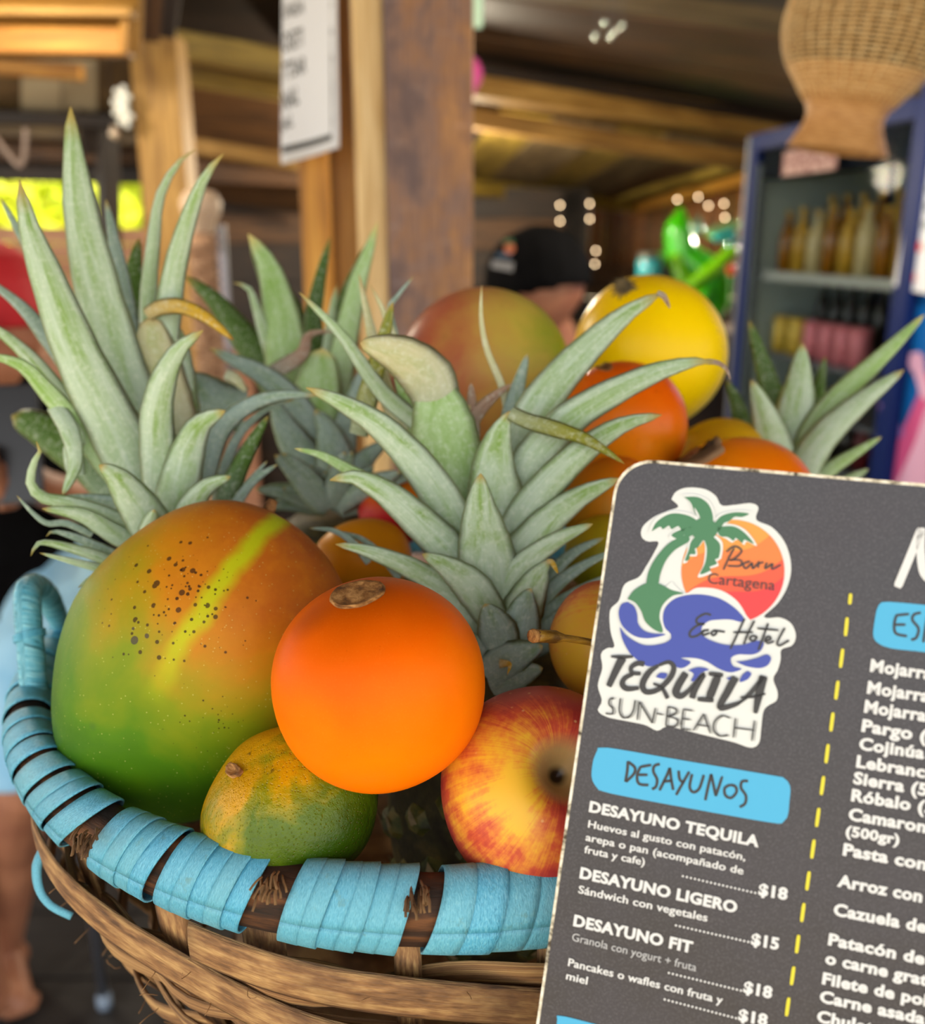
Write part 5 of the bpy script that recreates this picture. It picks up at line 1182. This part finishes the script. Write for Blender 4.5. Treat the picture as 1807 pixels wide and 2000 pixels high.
box('cabinet_back', (FWd / 2, DP + .02, Hf / 2), (FWd - .05, .02, Hf), M_fg, fridge, FF); box('cabinet_top', (FWd / 2, DP / 2 + .03, Hf - .012), (FWd - .05, DP, .024), M_fb, fridge, FF)
box('inner_wall', (.034, DP / 2, Hf / 2), (.018, DP - .06, Hf - .06), flat('fridge_inner_light', '#a8b4b0', .5), fridge, FF)
zh = fp(1530, 345).z
box('header', (FWd / 2, .035, (Hf + zh) / 2), (FWd - .05, .07, Hf - zh), M_fdk, fridge, FF)
door = box('door_frame', (.030, -.012, Hf / 2), (.060, .030, Hf - .01), M_fb, fridge, FF, bev=.004)
box('door_stile', (FWd - .030, -.012, Hf / 2), (.060, .030, Hf - .01), M_fb, door, FF, bev=.004); box('door_rail', (FWd / 2, -.012, Hf - .03), (FWd - .12, .030, .05), M_fb, door, FF); box('door_rail', (FWd / 2, -.012, .16), (FWd - .12, .030, .3), M_fb, door, FF)
box('door_trim', (.016, -.030, Hf / 2), (.016, .008, Hf - .03), M_al, door, FF); box('door_gasket', (.066, -.004, Hf / 2), (.014, .02, Hf - .2), flat('gasket', '#5a6468', .6), door, FF)
mg, nt, b = newmat('door_glass'); b.inputs['Base Color'].default_value = (.82, .88, .88, 1); b.inputs['Roughness'].default_value = .03; b.inputs['Transmission Weight'].default_value = 1; b.inputs['IOR'].default_value = 1.03
box('door_glass', (FWd / 2, -.010, Hf / 2), (FWd - .13, .004, Hf - .12), mg, door, FF)
box('grille', (fp(1600, 300).x, -.030, fp(1600, 320).z + .01), (.30, .006, .07), tex('red_white_strip', [(.45, '#7a4a4a'), (.55, '#b89890')], ns=80), door, FF)
shz = [fp(1600, 545, .15).z, fp(1600, 700, .15).z, fp(1600, 790, .15).z, fp(1600, 880, .15).z]
shz = shz + [shz[-1] - .2, .32]
for z in shz: box('shelf', (FWd / 2, DP / 2, z), (FWd - .09, DP - .10, .012), flat('shelf_grey', '#a8b0ac', .5) if z == shz[0] else M_al, fridge, FF)
box('price_rail', (FWd / 2, .034, shz[0] + .008), (FWd - .09, .006, .028), flat('rail_white', '#b8bcb8', .5), fridge, FF)
def bottle(name, label, group, x, y, z, h, r, mat, capm, kind='bottle'):
    if kind == 'can': pr = [(.0001, 0), (r * .85, 0), (r, h * .06), (r, h * .92), (r * .82, h), (.0001, h)]
    else: pr = [(.0001, 0), (r, 0), (r, h * .55), (r * .8, h * .68), (r * .36, h * .82), (r * .34, h * .96)]
    o = lathe(name, pr, 14, mat, None, FF @ Matrix.Translation((x, y, z + .007))); tag(o, label, kind, group)
    if kind != 'can': lathe('cap', [(.0001, h), (r * .42, h), (r * .42, h * .93), (r * .38, h * .93)], 10, capm, o, FF @ Matrix.Translation((x, y, z + .007)))
    return o
ORD = 'first second third fourth fifth sixth seventh eighth ninth'.split()
Mb = [flat('bottle_amber', '#8a5a14', .2), flat('bottle_gold', '#b8902c', .3), flat('bottle_pale', '#c8b888', .3)]; Mc = flat('cap_gold', '#d8b048', .3, .6)
zz = shz[0] + .006
for k in range(9):
    x = .11 + k * (FWd - .22) / 8
    bottle('beer_bottle', '%s bottle from the left in the front row of the upper fridge shelf' % ORD[k], 'amber bottles on the upper fridge shelf', x, .09, zz, .20 + .01 * (k % 2), .027, Mb[k % 3], Mc)
    bottle('beer_bottle', '%s tall bottle from the left in the back row of the upper fridge shelf' % ORD[k], 'gold bottles in the second row of the upper shelf', x + .03, .22, zz, .25, .028, Mb[(k + 1) % 2], Mc)
My = flat('can_yellow', '#c8a83c', .35, .2); Mp = flat('can_pink', '#c8707c', .35, .2); Mr = flat('can_dark_red', '#6a2028', .4); Mk = flat('bottle_black', '#1c1816', .3)
ch = fp(1600, 612, .10).z - fp(1600, 660, .10).z
for k in range(7):
    x = fp(1497 + k * 31, 650, .10).x
    c_ = 'yellow' if k < 3 else 'pink'
    bottle('drink_can', '%s %s can from the left on the second fridge shelf' % (ORD[k if k < 3 else k - 3], c_), '%s cans on the second fridge shelf' % c_, x, .10, shz[1], max(.12, ch * 1.25), .032, My if k < 3 else Mp, Mc, 'can')
for k in range(8):
    bottle('soda_bottle', '%s red-capped dark bottle from the left behind the coloured cans' % ORD[k], 'dark red-capped bottles in the fridge', .12 + k * .085, .24, shz[1], .24, .027, Mk, Mr)
    bottle('soda_bottle', '%s dark bottle from the left on the third fridge shelf' % ORD[k], 'dark bottles on the third fridge shelf', .12 + k * .085, .12, shz[3], .15, .026, Mk if k % 3 else Mr, Mr)
# second fridge, closed side with a pink splash picture and a notice
ga_ = FF @ Vector((FWd + .015, -.04, 0)); F2 = FF.copy(); F2.translation = ga_
fr2 = thing('blue_freezer_cabinet', 'bright blue cabinet with a pink splash picture at the right edge', 'fridge', tuple(ga_))
M_b2 = flat('cabinet_blue', '#0c62b4', .4)
box('cabinet', (.45, .33, Hf / 2 + .04), (.9, .62, Hf + .08), M_b2, fr2, F2, bev=.006); box('corner_trim', (.012, -.004, Hf / 2 + .04), (.05, .03, Hf + .08), M_fb, fr2, F2, bev=.004)
def f2p(px, py, yy=.014):
    i = F2.inverted(); o = i @ CAM; d = (i @ P(px, py, 1.0)) - o; t = (yy - o.y) / d.y; return o + d * t
def patch2(name, pts, mat, yy, sm=60, f=F2):
    q = [f2p(x, y, yy) for x, y in (cr(pts + [pts[0]], sm)[:-1] if sm else pts)]
    tri = tessellate_polygon([[Vector((p.x, p.z, 0)) for p in q]]); return mo(name, [tuple(p) for p in q], [tuple(t) for t in tri], mat, fr2, smooth=False, M=F2)
Mpk = flat('splash_pink', '#c8528c', .4); Mpl = flat('splash_pale', '#d8a8cc', .4)
patch2('splash_print', [(1700, 960), (1745, 880), (1790, 780), (1830, 700), (1900, 640), (1960, 700), (1900, 860), (1860, 1000), (1780, 1010)], Mpk, .012)
patch2('splash_print', [(1748, 950), (1785, 870), (1815, 790), (1840, 830), (1830, 900), (1800, 970)], Mpl, .010)
patch2('splash_print', [(1748, 668), (1770, 690), (1800, 690), (1808, 730), (1820, 780), (1800, 775), (1785, 730), (1765, 700)], Mpl, .011)
patch2('splash_print', [(1715, 790), (1735, 790), (1755, 815), (1765, 850), (1745, 850), (1730, 820)], flat('splash_violet', '#8a6cb8', .4), .011)
notice = patch2('notice', [(1745, 556), (1790, 330), (1812, 240), (1990, 250), (1990, 600), (1760, 566)], flat('notice_paper', '#d8dce8', .5), -.008, sm=0); notice['label'] = 'white notice sheet'
for (x, y) in ((1778, 541), (1790, 482)): patch2('red_mark', [(x - 8, y - 8), (x + 8, y - 9), (x + 9, y + 7), (x - 7, y + 8)], flat('mark_red', '#d0503c', .5), -.010, sm=20)
for (x, y) in ((1800, 440), (1802, 405), (1804, 370)): patch2('grey_mark', [(x - 6, y - 8), (x + 14, y - 8), (x + 14, y + 6), (x - 6, y + 7)], flat('mark_grey', '#9aa0a8', .5), -.010, sm=0)

# ================================================================== small things behind
bs = thing('back_counter', 'dark wooden back counter before the reed wall', 'counter', (1.0, 4.4, 0))
box('top', (.95, 4.35, 1.23), (1.7, .5, .05), W_brown, bs, bev=.004)
for i in range(8): box('front_board', (.21 + i * .212, 4.13, .60), (.206, .03, 1.20), W_dark, bs)
box('end_board', (.13, 4.37, .6), (.03, .44, 1.2), W_dark, bs); box('end_board', (1.78, 4.37, .6), (.03, .44, 1.2), W_dark, bs)
Mgl = flat('turquoise_glass', '#2aa0a8', .08, 0, .8)
q = PY(1268, 530, 4.2); tb = thing('glass_jar', 'turquoise glass jar glinting above the yellow melon', 'jar', (q.x, 4.2, 1.256))
lathe('jar', [(.0001, 0), (.055, 0), (.062, .03), (.062, .20), (.05, .235), (.055, .25), (.055, q.z - 1.256 + .04), (.04, q.z - 1.256 + .06)], 24, Mgl, tb, Matrix.Translation((q.x, 4.2, 1.256)))
lathe('lid', [(.0001, .03), (.05, .025), (.057, 0)], 20, flat('lid_steel', '#c8d8d8', .15, .9), tb, Matrix.Translation((q.x, 4.2, q.z + .055)))
# bright green inflated parrot-like ornament (generic): upright body with lobes
g0 = PY(1350, 640, 4.3); Mgr = flat('ornament_green', '#3fb808', .22, 0, .7); Mgr2 = flat('ornament_lime', '#86d808', .22, 0, .7)
orn = thing('party_ornament', 'bright green shiny inflated ornament beside the fridge', 'ornament', (g0.x, 4.3, 1.256))
def O(px, py, dy=0): return PY(px, py, 4.3 + dy)
zb_ = Vector((O(1350, 600).x, 4.3, 1.31))
blob('body', [(O(1330, 410), .020, O(1325, 450), .065), (O(1325, 450), .065, O(1330, 500), .075), (O(1330, 500), .075, O(1385, 545), .10), (O(1385, 545), .10, O(1390, 590), .085), (O(1390, 590), .085, zb_ + Vector((.05, 0, .06)), .075)], Mgr, orn, vox=.015)
blob('lobe', [(O(1320, 505, -.06), .03, O(1330, 545, -.08), .035), (O(1330, 545, -.08), .035, O(1365, 575, -.08), .03)], Mgr2, orn, vox=.01)
blob('lobe', [(O(1340, 560, -.09), .03, O(1400, 520, -.09), .035), (O(1400, 520, -.09), .035, O(1430, 490, -.08), .03)], Mgr2, orn, vox=.01)
blob('lobe', [(O(1345, 600, -.09), .03, O(1380, 575, -.10), .03)], Mgr, orn, vox=.01)
Mch = flat('reflection_white', '#c8f0e8', .06, .9)
blob('reflection_patch', [(O(1390, 455, -.05), .028, O(1435, 440, -.05), .026)], flat('reflection_pale_green', '#b8f0a0', .08, .6), orn, vox=.008)  # highlights and reflections on the ornament put in as coloured blobs
blob('reflection_patch', [(O(1400, 465, -.08), .018, O(1430, 455, -.08), .016)], flat('reflection_cyan', '#30d8e0', .1, .4), orn, vox=.006)
blob('reflection_patch', [(O(1425, 478, -.07), .026, O(1438, 470, -.07), .026)], Mch, orn, vox=.008)
blob('reflection_patch', [(O(1365, 420, -.05), .008, O(1362, 450, -.06), .03)], flat('reflection_grey', '#6a9a80', .15, .5), orn, vox=.008)
blob('red_tip', [(O(1427, 525, -.10), .022, O(1428, 530, -.10), .020)], flat('ornament_red', '#ff5008', .3), orn, vox=.006)
# added string of glowing beads standing in for glints before the reed wall
M_glow, nt, b = newmat('glint_glow'); b.inputs['Base Color'].default_value = (1, .8, .55, 1); b.inputs['Emission Color'].default_value = (1, .72, .42, 1); b.inputs['Emission Strength'].default_value = 9.0
bl = [(1094, 401), (1094, 432), (1094, 450), (1152, 398), (1152, 428), (1127, 482), (1144, 505), (1164, 490), (1162, 516), (1323, 390), (1364, 385), (1384, 402), (1414, 398), (1416, 425)]
wire = tube('glint_string', cr([tuple(PY(x, y, 4.9)) for x, y in bl], 80), .0015, flat('wire_dark', '#2a2018'), None, ns=4, up=(0, 1, 0)); tag(wire, 'added string of tiny glowing beads standing in for glints before the reed wall', 'lights')
for x, y in bl:
    q = PY(x, y, 4.9); lathe('bulb', [(.0001, -.006), (.0045, -.003), (.0055, 0), (.0045, .004), (.0001, .007)], 8, M_glow, wire, Matrix.Translation(q))
# pink balloon and pale lamp tube peeping out behind the worn post
q = PY(905, 155, 2.6); bal = thing('balloon', 'pink balloon half hidden by the worn post', 'balloon', tuple(q))
Mbal = flat('balloon_pink', '#d8589c', .2, 0, .6)
lathe('balloon_skin', [(.0001, -.065), (.012, -.055), (.03, -.035), (.048, -.005), (.052, .02), (.04, .045), (.018, .06), (.0001, .064)], 24, Mbal, bal, Matrix.Translation(q)); lathe('knot', [(.0001, 0), (.006, -.003), (.009, -.012), (.0001, -.012)], 10, Mbal, bal, Matrix.Translation(q + Vector((0, 0, -.062))))
tube('string', [q + Vector((0, 0, .06)), q + Vector((0, .01, .3)), q + Vector((0, .0, .75))], .001, Mbal, bal, ns=4, up=(0, 1, 0))
q = PY(934, 10, 2.4); lt = thing('lamp_tube', 'pale green lamp tube beside the top of the worn post', 'lamp', tuple(q))
lathe('tube_glass', [(.0001, -.05), (.010, -.048), (.011, -.04), (.011, .14), (.0001, .15)], 12, flat('tube_pale', '#b8dcc4', .3), lt, Matrix.Translation(q)); box('holder', (0, .0, .16), (.03, .03, .03), M_al, lt, Matrix.Translation(q))
# white artificial flowers on the roof post, wires, bulb
q = PY(241, 208, 2.9); fw = thing('paper_flowers', 'white paper flowers fixed to the left edge of the roof post', 'flowers', tuple(q))
Mfw = flat('paper_white', '#e4e4dc', .8)
for (x, y) in ((240, 190), (245, 228), (236, 210)):
    c_ = PY(x, y, 2.9)
    for k in range(5):
        a = k * 1.2566; blob('petal', [(c_, .006, c_ + Vector((.018 * math.cos(a), -.004, .024 * math.sin(a))), .011)], Mfw, fw, vox=.005, sm=2)
q = PY(224, 261, 3.0); gb = thing('light_bulb', 'small clear glass bulb left of the roof post', 'bulb', tuple(q))
lathe('glass', [(.0001, -.018), (.012, -.012), (.017, 0), (.013, .012), (.007, .022)], 16, flat('bulb_glass', '#c8b49c', .05, .3, 1), gb, Matrix.Translation(q)); lathe('socket', [(.008, .02), (.008, .045), (.0001, .045)], 10, flat('socket_dark', '#2a2420'), gb, Matrix.Translation(q)); tube('cord', [q + Vector((0, 0, .045)), q + Vector((0, 0, .35))], .002, flat('cord_brown', '#2a2018'), gb, ns=4, up=(0, 1, 0))
cb = tube('loose_cable', cr([tuple(PY(-20, 255, 2.6)), tuple(PY(8, 290, 2.6)), tuple(PY(35, 322, 2.6)), tuple(PY(45, 318, 2.6)), tuple(PY(49, 290, 2.6)), tuple(PY(50, 250, 2.6))], 30), .0075, flat('cable_grey', '#6a5a52', .6), None, ns=8, up=(0, 1, 0)); tag(cb, 'thick grey cable sagging in a loop near the left edge', 'cable')
for i, (x, y) in enumerate([(1163, 70), (1180, 45), (1200, 62), (1192, 72), (1215, 50)]):
    q = PY(x, y, 2.5); o = lathe('glass_drop', [(.0001, -.009), (.006, -.003), (.008, .003), (.0001, .010)], 10, flat('glass_clear', '#c8d0c4', .05, .6) if i == 0 else bpy.data.materials['glass_clear'], None, Matrix.Translation(q)); tag(o, ('brightest glass drop under the ceiling', 'small glass drop, highest but one of the cluster', 'glass drop in the middle of the ceiling cluster', 'lowest glass drop of the ceiling cluster', 'glass drop at the right end of the ceiling cluster')[i], 'ornament', 'glass drops under the ceiling')
    tube('thread', [q + Vector((0, 0, .009)), q + Vector((0, 0, .22))], .0006, M_al, o, ns=3, up=(0, 1, 0))
# rope-wound post with a carved knob
M_rope = tex('rope', [(.35, '#6a4a34'), (.55, '#a88468'), (.75, '#d0b090')], ns=60, rough=.9)
rq = PY(398, 520, 2.3); D_ = thing('rope_wound_post', 'short rope-wound post with a pale knob between the pineapple crowns', 'post', (rq.x, 2.3, 0))
ztop = PY(398, 455, 2.3).z
lathe('shaft', [(.0001, 0), (.028, 0), (.028, ztop), (.0001, ztop)], 16, M_rope, D_, Matrix.Translation((rq.x, 2.3, 0)))
lathe('knob', [(.022, 0), (.03, .01), (.035, .035), (.045, .05), (.048, .075), (.036, .098), (.0001, .108)], 20, flat('knob_pale', '#b8a088', .6), D_, Matrix.Translation((rq.x + .004, 2.3, ztop - .005)))
D2 = ([], []); hel = [(rq.x + .033 * math.cos(t), 2.3 + .033 * math.sin(t), ztop - .01 - t * .0035) for t in [k * .5 for k in range(560)]]
tube('r', hel, .0075, M_rope, ns=5, data=D2); join('rope_winding', D2, M_rope, D_)
dd = beam('towel_rail', Vector((PY(436, 600, 2.6).x, 2.6, 0)), PY(432, 440, 2.6), .02, .022, flat('rail_grey', '#5a5860', .5)); tag(dd, 'grey metal upright standing behind the rope-wound post', 'rail')
# metal-legged side table far left, only a leg shows
tl_ = PZ(205, 1965, 0.0); st = thing('side_table', 'small table on thin steel legs behind the basket', 'table', (tl_.x + .25, tl_.y + .2, 0)); Mst = flat('steel_grey', '#6a6a70', .35, .7)
for dx in (0, .5):
    for dy in (0, .4):
        lg = tube('leg', [(tl_.x + dx, tl_.y + dy, .012), (tl_.x + dx, tl_.y + dy, .70)], .011, Mst, st, ns=12, up=(0, 1, 0)); lathe('rubber_foot', [(.0001, 0), (.016, 0), (.016, .03), (.012, .035)], 12, flat('foot_blue_grey', '#8a98a8', .6) if 'foot_blue_grey' not in bpy.data.materials else bpy.data.materials['foot_blue_grey'], lg, Matrix.Translation((tl_.x + dx, tl_.y + dy, 0)))
box('table_top', (tl_.x + .25, tl_.y + .2, .712), (.56, .46, .024), W_dark, st, bev=.004)

# ================================================================== hedge outside
M_fol, nt, b = newmat('sunlit_foliage'); v = coords(nt, 'Object'); c = ramp(nt, nz(nt, v, 5, 4, .7), [(.3, '#9cb008'), (.5, '#ccd60c'), (.7, '#ece820')]); nt.links.new(c, b.inputs['Base Color']); b.inputs['Roughness'].default_value = .6
b.inputs['Transmission Weight'].default_value = 0
hb = thing('hedge', 'sunlit yellow-green foliage outside the opening on the left', 'hedge', (-4.6, 10.5, 0)); lv, lf = [], []
for k in range(5200):
    c_ = Vector((random.uniform(-7.5, -1.2), random.uniform(9.6, 11.2), random.uniform(.1, 3.2))); a = Vector((random.gauss(0, 1), random.gauss(0, 1), random.gauss(0, 1))).normalized(); b2 = a.orthogonal().normalized(); s = random.uniform(.08, .16); o = len(lv)
    lv += [c_ - a * s, c_ + b2 * s * .4, c_ + a * s, c_ - b2 * s * .4]; lf.append((o, o + 1, o + 2, o + 3))
tag(mo('foliage', lv, lf, M_fol, hb, smooth=False), kind='stuff')
blob('inner_mass', [(Vector((-7, 10.8, .8)), .9, Vector((-1.8, 10.8, .8)), .9), (Vector((-7, 10.8, 2.0)), .9, Vector((-1.8, 10.8, 2.0)), .9)], M_fol, hb, vox=.12, sm=2)

# ================================================================== people
def skinmat(name, a, b_): return tex(name, [(.3, a), (.7, b_)], ns=9, rough=.5, bs=.05)
M_skin = skinmat('skin_brown', '#8a5640', '#b07858'); M_blk = tex('black_cotton', [(.3, '#060607'), (.7, '#0e0e10')], ns=20, rough=.9, spec=.08)
M_shorts = tex('pale_blue_cotton', [(.3, '#7ab4d8'), (.7, '#a8d4ec')], ns=8, rough=.8); M_red = flat('red_cotton', '#b01420', .7)
def J(px, py, Y): return PY(px, py, Y)
Yb = 1.56
pr = thing('person', 'person in red cap, black shirt and pale blue shorts, holding a phone', 'person', (J(0, 1900, Yb).x, Yb, 0))
hd = J(-22, 640, Yb - .02); nk = J(-24, 745, Yb); ch_ = J(-30, 900, Yb); hp2 = J(-25, 1140, Yb); shL = J(-190, 830, Yb); shR = J(135, 835, Yb)
hipR = J(62, 1200, Yb); hipL = J(-112, 1200, Yb); kR = J(48, 1540, Yb - .04); kL_ = J(-120, 1540, Yb - .02)
anR = PZ(10, 1850, .09); anL = Vector((kL_.x - .02, 1.62, .09)); toR = PZ(40, 1965, .022); 
elR = J(205, 1000, Yb - .03); haR = J(78, 950, Yb - .30); elL = J(-250, 1010, Yb); haL = J(-40, 940, Yb - .30)
limbs = [(hd, .086, hd + Vector((0, .01, .035)), .088), (hd + Vector((0, -.03, -.05)), .062, hd, .07), (nk, .052, hd, .05), (ch_, .12, hp2, .125), (shL, .055, shR, .055), (ch_ + Vector((-.07, 0, .03)), .09, ch_ + Vector((.07, 0, .03)), .09),
         (shR, .052, elR, .040), (elR, .040, haR, .026), (shL, .052, elL, .040), (elL, .040, haL, .026),
         (hipR, .09, kR, .055), (hipL, .09, kL_, .055), (kR, .054, (kR + anR) / 2 + Vector((0, .02, .06)), .056), ((kR + anR) / 2 + Vector((0, .02, .06)), .056, anR, .036), (kL_, .054, anL, .036),
         (anR, .036, toR + Vector((0, 0, .012)), .030), (anR + Vector((0, .03, -.05)), .034, anR, .035), (anL, .036, anL + Vector((0, -.14, -.06)), .028), (anL + Vector((0, .03, -.05)), .034, anL, .035),
         (hd + Vector((0, -.088, -.005)), .010, hd + Vector((0, -.100, -.026)), .014), (hd + Vector((-.088, 0, .0)), .012, hd + Vector((-.09, .004, .02)), .014), (hd + Vector((.088, 0, .0)), .012, hd + Vector((.09, .004, .02)), .014)]
for k in range(5):
    o = toR + Vector((-.030 + k * .015, -.012 - .006 * (2 - abs(k - 1.2)), -.004)); limbs.append((toR + Vector((-.026 + k * .013, .02, .006)), .011, o, .0105 - .001 * abs(k - 0)))
def hand(c_, dirn, side, curl=.5):
    out = [(c_, .027, c_ + dirn * .05, .030)]; s = Vector((0, 0, 1)).cross(dirn).normalized()
    upv = Vector((0, 0, 1))
    for k in range(4):
        b0 = c_ + dirn * .06 + upv * (.027 - k * .018); L = (.070, .078, .072, .056)[k]
        m1 = b0 + dirn * L * .5 + s * side * L * .1; t1 = m1 + dirn * L * .15 + s * side * L * .42; out += [(b0, .0098, m1, .0092), (m1, .0092, t1, .0078)]
    t0 = c_ + upv * .026 + dirn * .01; t1 = t0 + upv * .028 + dirn * .022; out += [(t0, .012, t1, .0105), (t1, .0105, t1 + dirn * .026 + upv * .006, .009)]
    return out
dR = (J(20, 930, Yb - .34) - haR).normalized(); limbs += hand(haR, dR, 1); limbs += hand(haL, Vector((.8, -.5, .1)).normalized(), -1)
blob('body', limbs, M_skin, pr, vox=.0062, sm=3)
def shell(name, limbs, mat, par, vox=.008, clip=None, sm=3):
    o = blob(name, limbs, mat, par, vox=vox, sm=sm)
    if clip:
        bm = bmesh.new(); bm.from_mesh(o.data); c = WM[o.name].translation
        bmesh.ops.delete(bm, geom=[f for f in bm.faces if clip(f.calc_center_median() + c)], context='FACES'); bm.to_mesh(o.data); bm.free()
        s = o.modifiers.new('t', 'SOLIDIFY'); s.thickness = .004; s.offset = 1
    return o
shell('shirt', [(ch_, .150, hp2 + Vector((0, 0, .02)), .158), (shL, .068, shR, .068), (shR, .066, elR, .058), (elR, .058, elR.lerp(haR, .35), .046), (shL, .066, elL, .058), (elL, .058, elL.lerp(haL, .35), .046), (nk + Vector((0, 0, -.03)), .062, ch_, .12), (ch_ + Vector((-.08, 0, .05)), .10, ch_ + Vector((.08, 0, .05)), .10)], M_blk, pr, clip=lambda c: c.z < hp2.z - .015)
zsh = J(40, 1470, Yb).z
shell('shorts', [(hp2 + Vector((-.05, 0, .0)), .135, hp2 + Vector((.05, 0, 0)), .135), (hipR, .118, kR + Vector((.0, 0, .0)), .098), (hipL, .118, kL_, .098)], M_shorts, pr, clip=lambda c: c.z < zsh)
shell('cap', [(hd + Vector((0, .008, .035)), .098, hd + Vector((0, .008, .04)), .098)], M_red, pr, clip=lambda c: c.z < hd.z + .005)
blob('cap_brim', [(hd + Vector((-.06, -.10, .012)), .010, hd + Vector((.06, -.10, .012)), .010), (hd + Vector((-.045, -.145, .004)), .008, hd + Vector((.045, -.145, .004)), .008), (hd + Vector((0, -.08, .02)), .012, hd + Vector((0, -.165, .002)), .008)], M_red, pr, vox=.006)
for s in (-1, 1): lathe('eye', [(.0001, -.009), (.008, -.005), (.010, 0), (.008, .005), (.0001, .009)], 10, flat('eye_dark', '#201814', .2) if s < 0 else bpy.data.materials['eye_dark'], pr, Matrix.Translation(hd + Vector((s * .032, -.078, -.004))))
ph = J(14, 868, Yb - .36); pho = thing('phone', 'dark phone held in both hands by the person in black', 'phone', tuple(ph)); PHM = frame((1, .25, 0), (0, .35, 1), ph)
box('phone_body', (0, 0, 0), (.085, .010, .16), flat('phone_dark', '#17171b', .3), pho, PHM, bev=.003); box('phone_screen', (0, .0056, 0), (.078, .001, .15), flat('phone_glass', '#40382f', .1), pho, PHM)

# second person, behind, head turned away under a black cap
Y2 = 1.95; M_mar = tex('maroon_cotton', [(.3, '#2c0c14'), (.7, '#461622')], ns=20, rough=.85)
h2 = J(1042, 572, Y2); p2r = thing('person', 'person in a black baseball cap behind the reddish mango, face turned away', 'person', (h2.x, Y2, 0))
nk2 = h2 + Vector((.055, .03, -.12)); ch2 = Vector((h2.x + .07, Y2 + .05, h2.z - .36)); hp3 = ch2 + Vector((0, .02, -.38)); sL, sR = ch2 + Vector((-.17, 0, .10)), ch2 + Vector((.17, .02, .10))
kn = [hp3 + Vector((s * .09, .0, -.42)) for s in (-1, 1)]; an = [Vector((kn[i].x, kn[i].y + .02, .09)) for i in (0, 1)]; fd = Vector((-.75, .60, -.12)).normalized()
L2 = [(h2, .088, h2 + Vector((.02, 0, .02)), .088), (h2 + fd * .05 + Vector((0, 0, -.04)), .06, h2, .07), (nk2, .050, h2, .055), (nk2, .05, ch2, .10), (ch2, .12, hp3, .125), (sL, .055, sR, .055)]
for sgn, s_ in ((-1, sL), (1, sR)):
    e_ = s_ + Vector((sgn * .04, -.02, -.27)); ha_ = e_ + Vector((-sgn * .05, .12 if sgn < 0 else .1, -.20)); L2 += [(s_, .05, e_, .04), (e_, .04, ha_, .026)] + hand(ha_, Vector((0, .6, -.8)).normalized(), -sgn)
for i in (0, 1): L2 += [(hp3 + Vector(((-.09, .09)[i], 0, -.03)), .09, kn[i], .056), (kn[i], .056, an[i], .036), (an[i] + Vector((0, .03, -.05)), .034, an[i] + Vector((-.10, -.06, -.06)), .028)]
L2 += [(h2 + fd * .085, .012, h2 + fd * .10 + Vector((0, 0, -.02)), .013)]
side = Vector((0, 0, 1)).cross(fd).normalized(); ear = -side if (-side).y < 0 else side
L2 += [(h2 + ear * .088 + Vector((.01, 0, -.01)), .012, h2 + ear * .092 + Vector((.015, 0, .015)), .015)]
blob('body', L2, M_skin, p2r, vox=.007)
shell('shirt', [(nk2 + Vector((0, 0, -.07)), .065, ch2, .12), (ch2, .15, hp3, .155), (sL, .068, sR, .068)] + [(s_, .066, s_ + Vector((g_ * .025, -.01, -.17)), .058) for g_, s_ in ((-1, sL), (1, sR))], M_mar, p2r, clip=lambda c: c.z < hp3.z - .06)
shell('trousers', [(hp3 + Vector((-.05, 0, 0)), .135, hp3 + Vector((.05, 0, 0)), .135)] + [(hp3 + Vector(((-.09, .09)[i], 0, -.05)), .11, kn[i], .075) for i in (0, 1)] + [(kn[i], .075, an[i], .06) for i in (0, 1)], M_blk, p2r, clip=lambda c: c.z < .10)
def capclip(c):
    r = c - h2; return r.z < -.005 - .25 * r.dot(fd)
cap = shell('cap', [(h2 + Vector((0, 0, .028)), .100, h2 + Vector((.012, 0, .03)), .104)], M_blk, p2r, clip=capclip)
bc = h2 + fd * .10 + Vector((0, 0, .0)); blob('cap_brim', [(bc - side * .05, .009, bc + side * .05, .009), (bc + fd * .05 - side * .035 - Vector((0, 0, .015)), .008, bc + fd * .05 + side * .035 - Vector((0, 0, .015)), .008), (bc, .010, bc + fd * .07 - Vector((0, 0, .02)), .008)], M_blk, p2r, vox=.006)
bc_ = J(1055, 447, Y2); lathe('cap_button', [(.0001, .006), (.006, .004), (.008, 0)], 10, M_blk, p2r, Matrix.Translation(h2 + Vector((.006, 0, .128))))
# emblem on the cap front, facing the left of the picture
bpy.context.view_layer.update()
def decal(name, pts, col, lift):
    me = cap; Mi = WM[cap.name].inverted(); org = Mi @ CAM; vs = []
    for (x, y) in pts:
        ray = ((Mi @ P(x, y, 1.0)) - org).normalized(); hit, pos, nor, _ = cap.ray_cast(org, ray)
        if not hit: return
        vs.append(WM[cap.name] @ (pos + nor * lift))
    mo(name, vs, [tuple(range(len(vs)))], flat(name + '_print', col, .7), cap, smooth=False)
decal('emblem_sun', [(998 + 10 * math.cos(a), 489 + 10 * math.sin(a)) for a in [k * .628 for k in range(10)]], '#b86a48', .006)
decal('emblem_palm', [(985, 474), (1002, 470), (1008, 478), (992, 482)], '#2c5a34', .0062)
decal('emblem_wave', [(974, 497), (1002, 498), (1000, 506), (972, 505)], '#34506a', .0062)
decal('emblem_lettering', [(966, 510), (1006, 514), (1004, 532), (964, 524)], '#7a7c80', .0062)
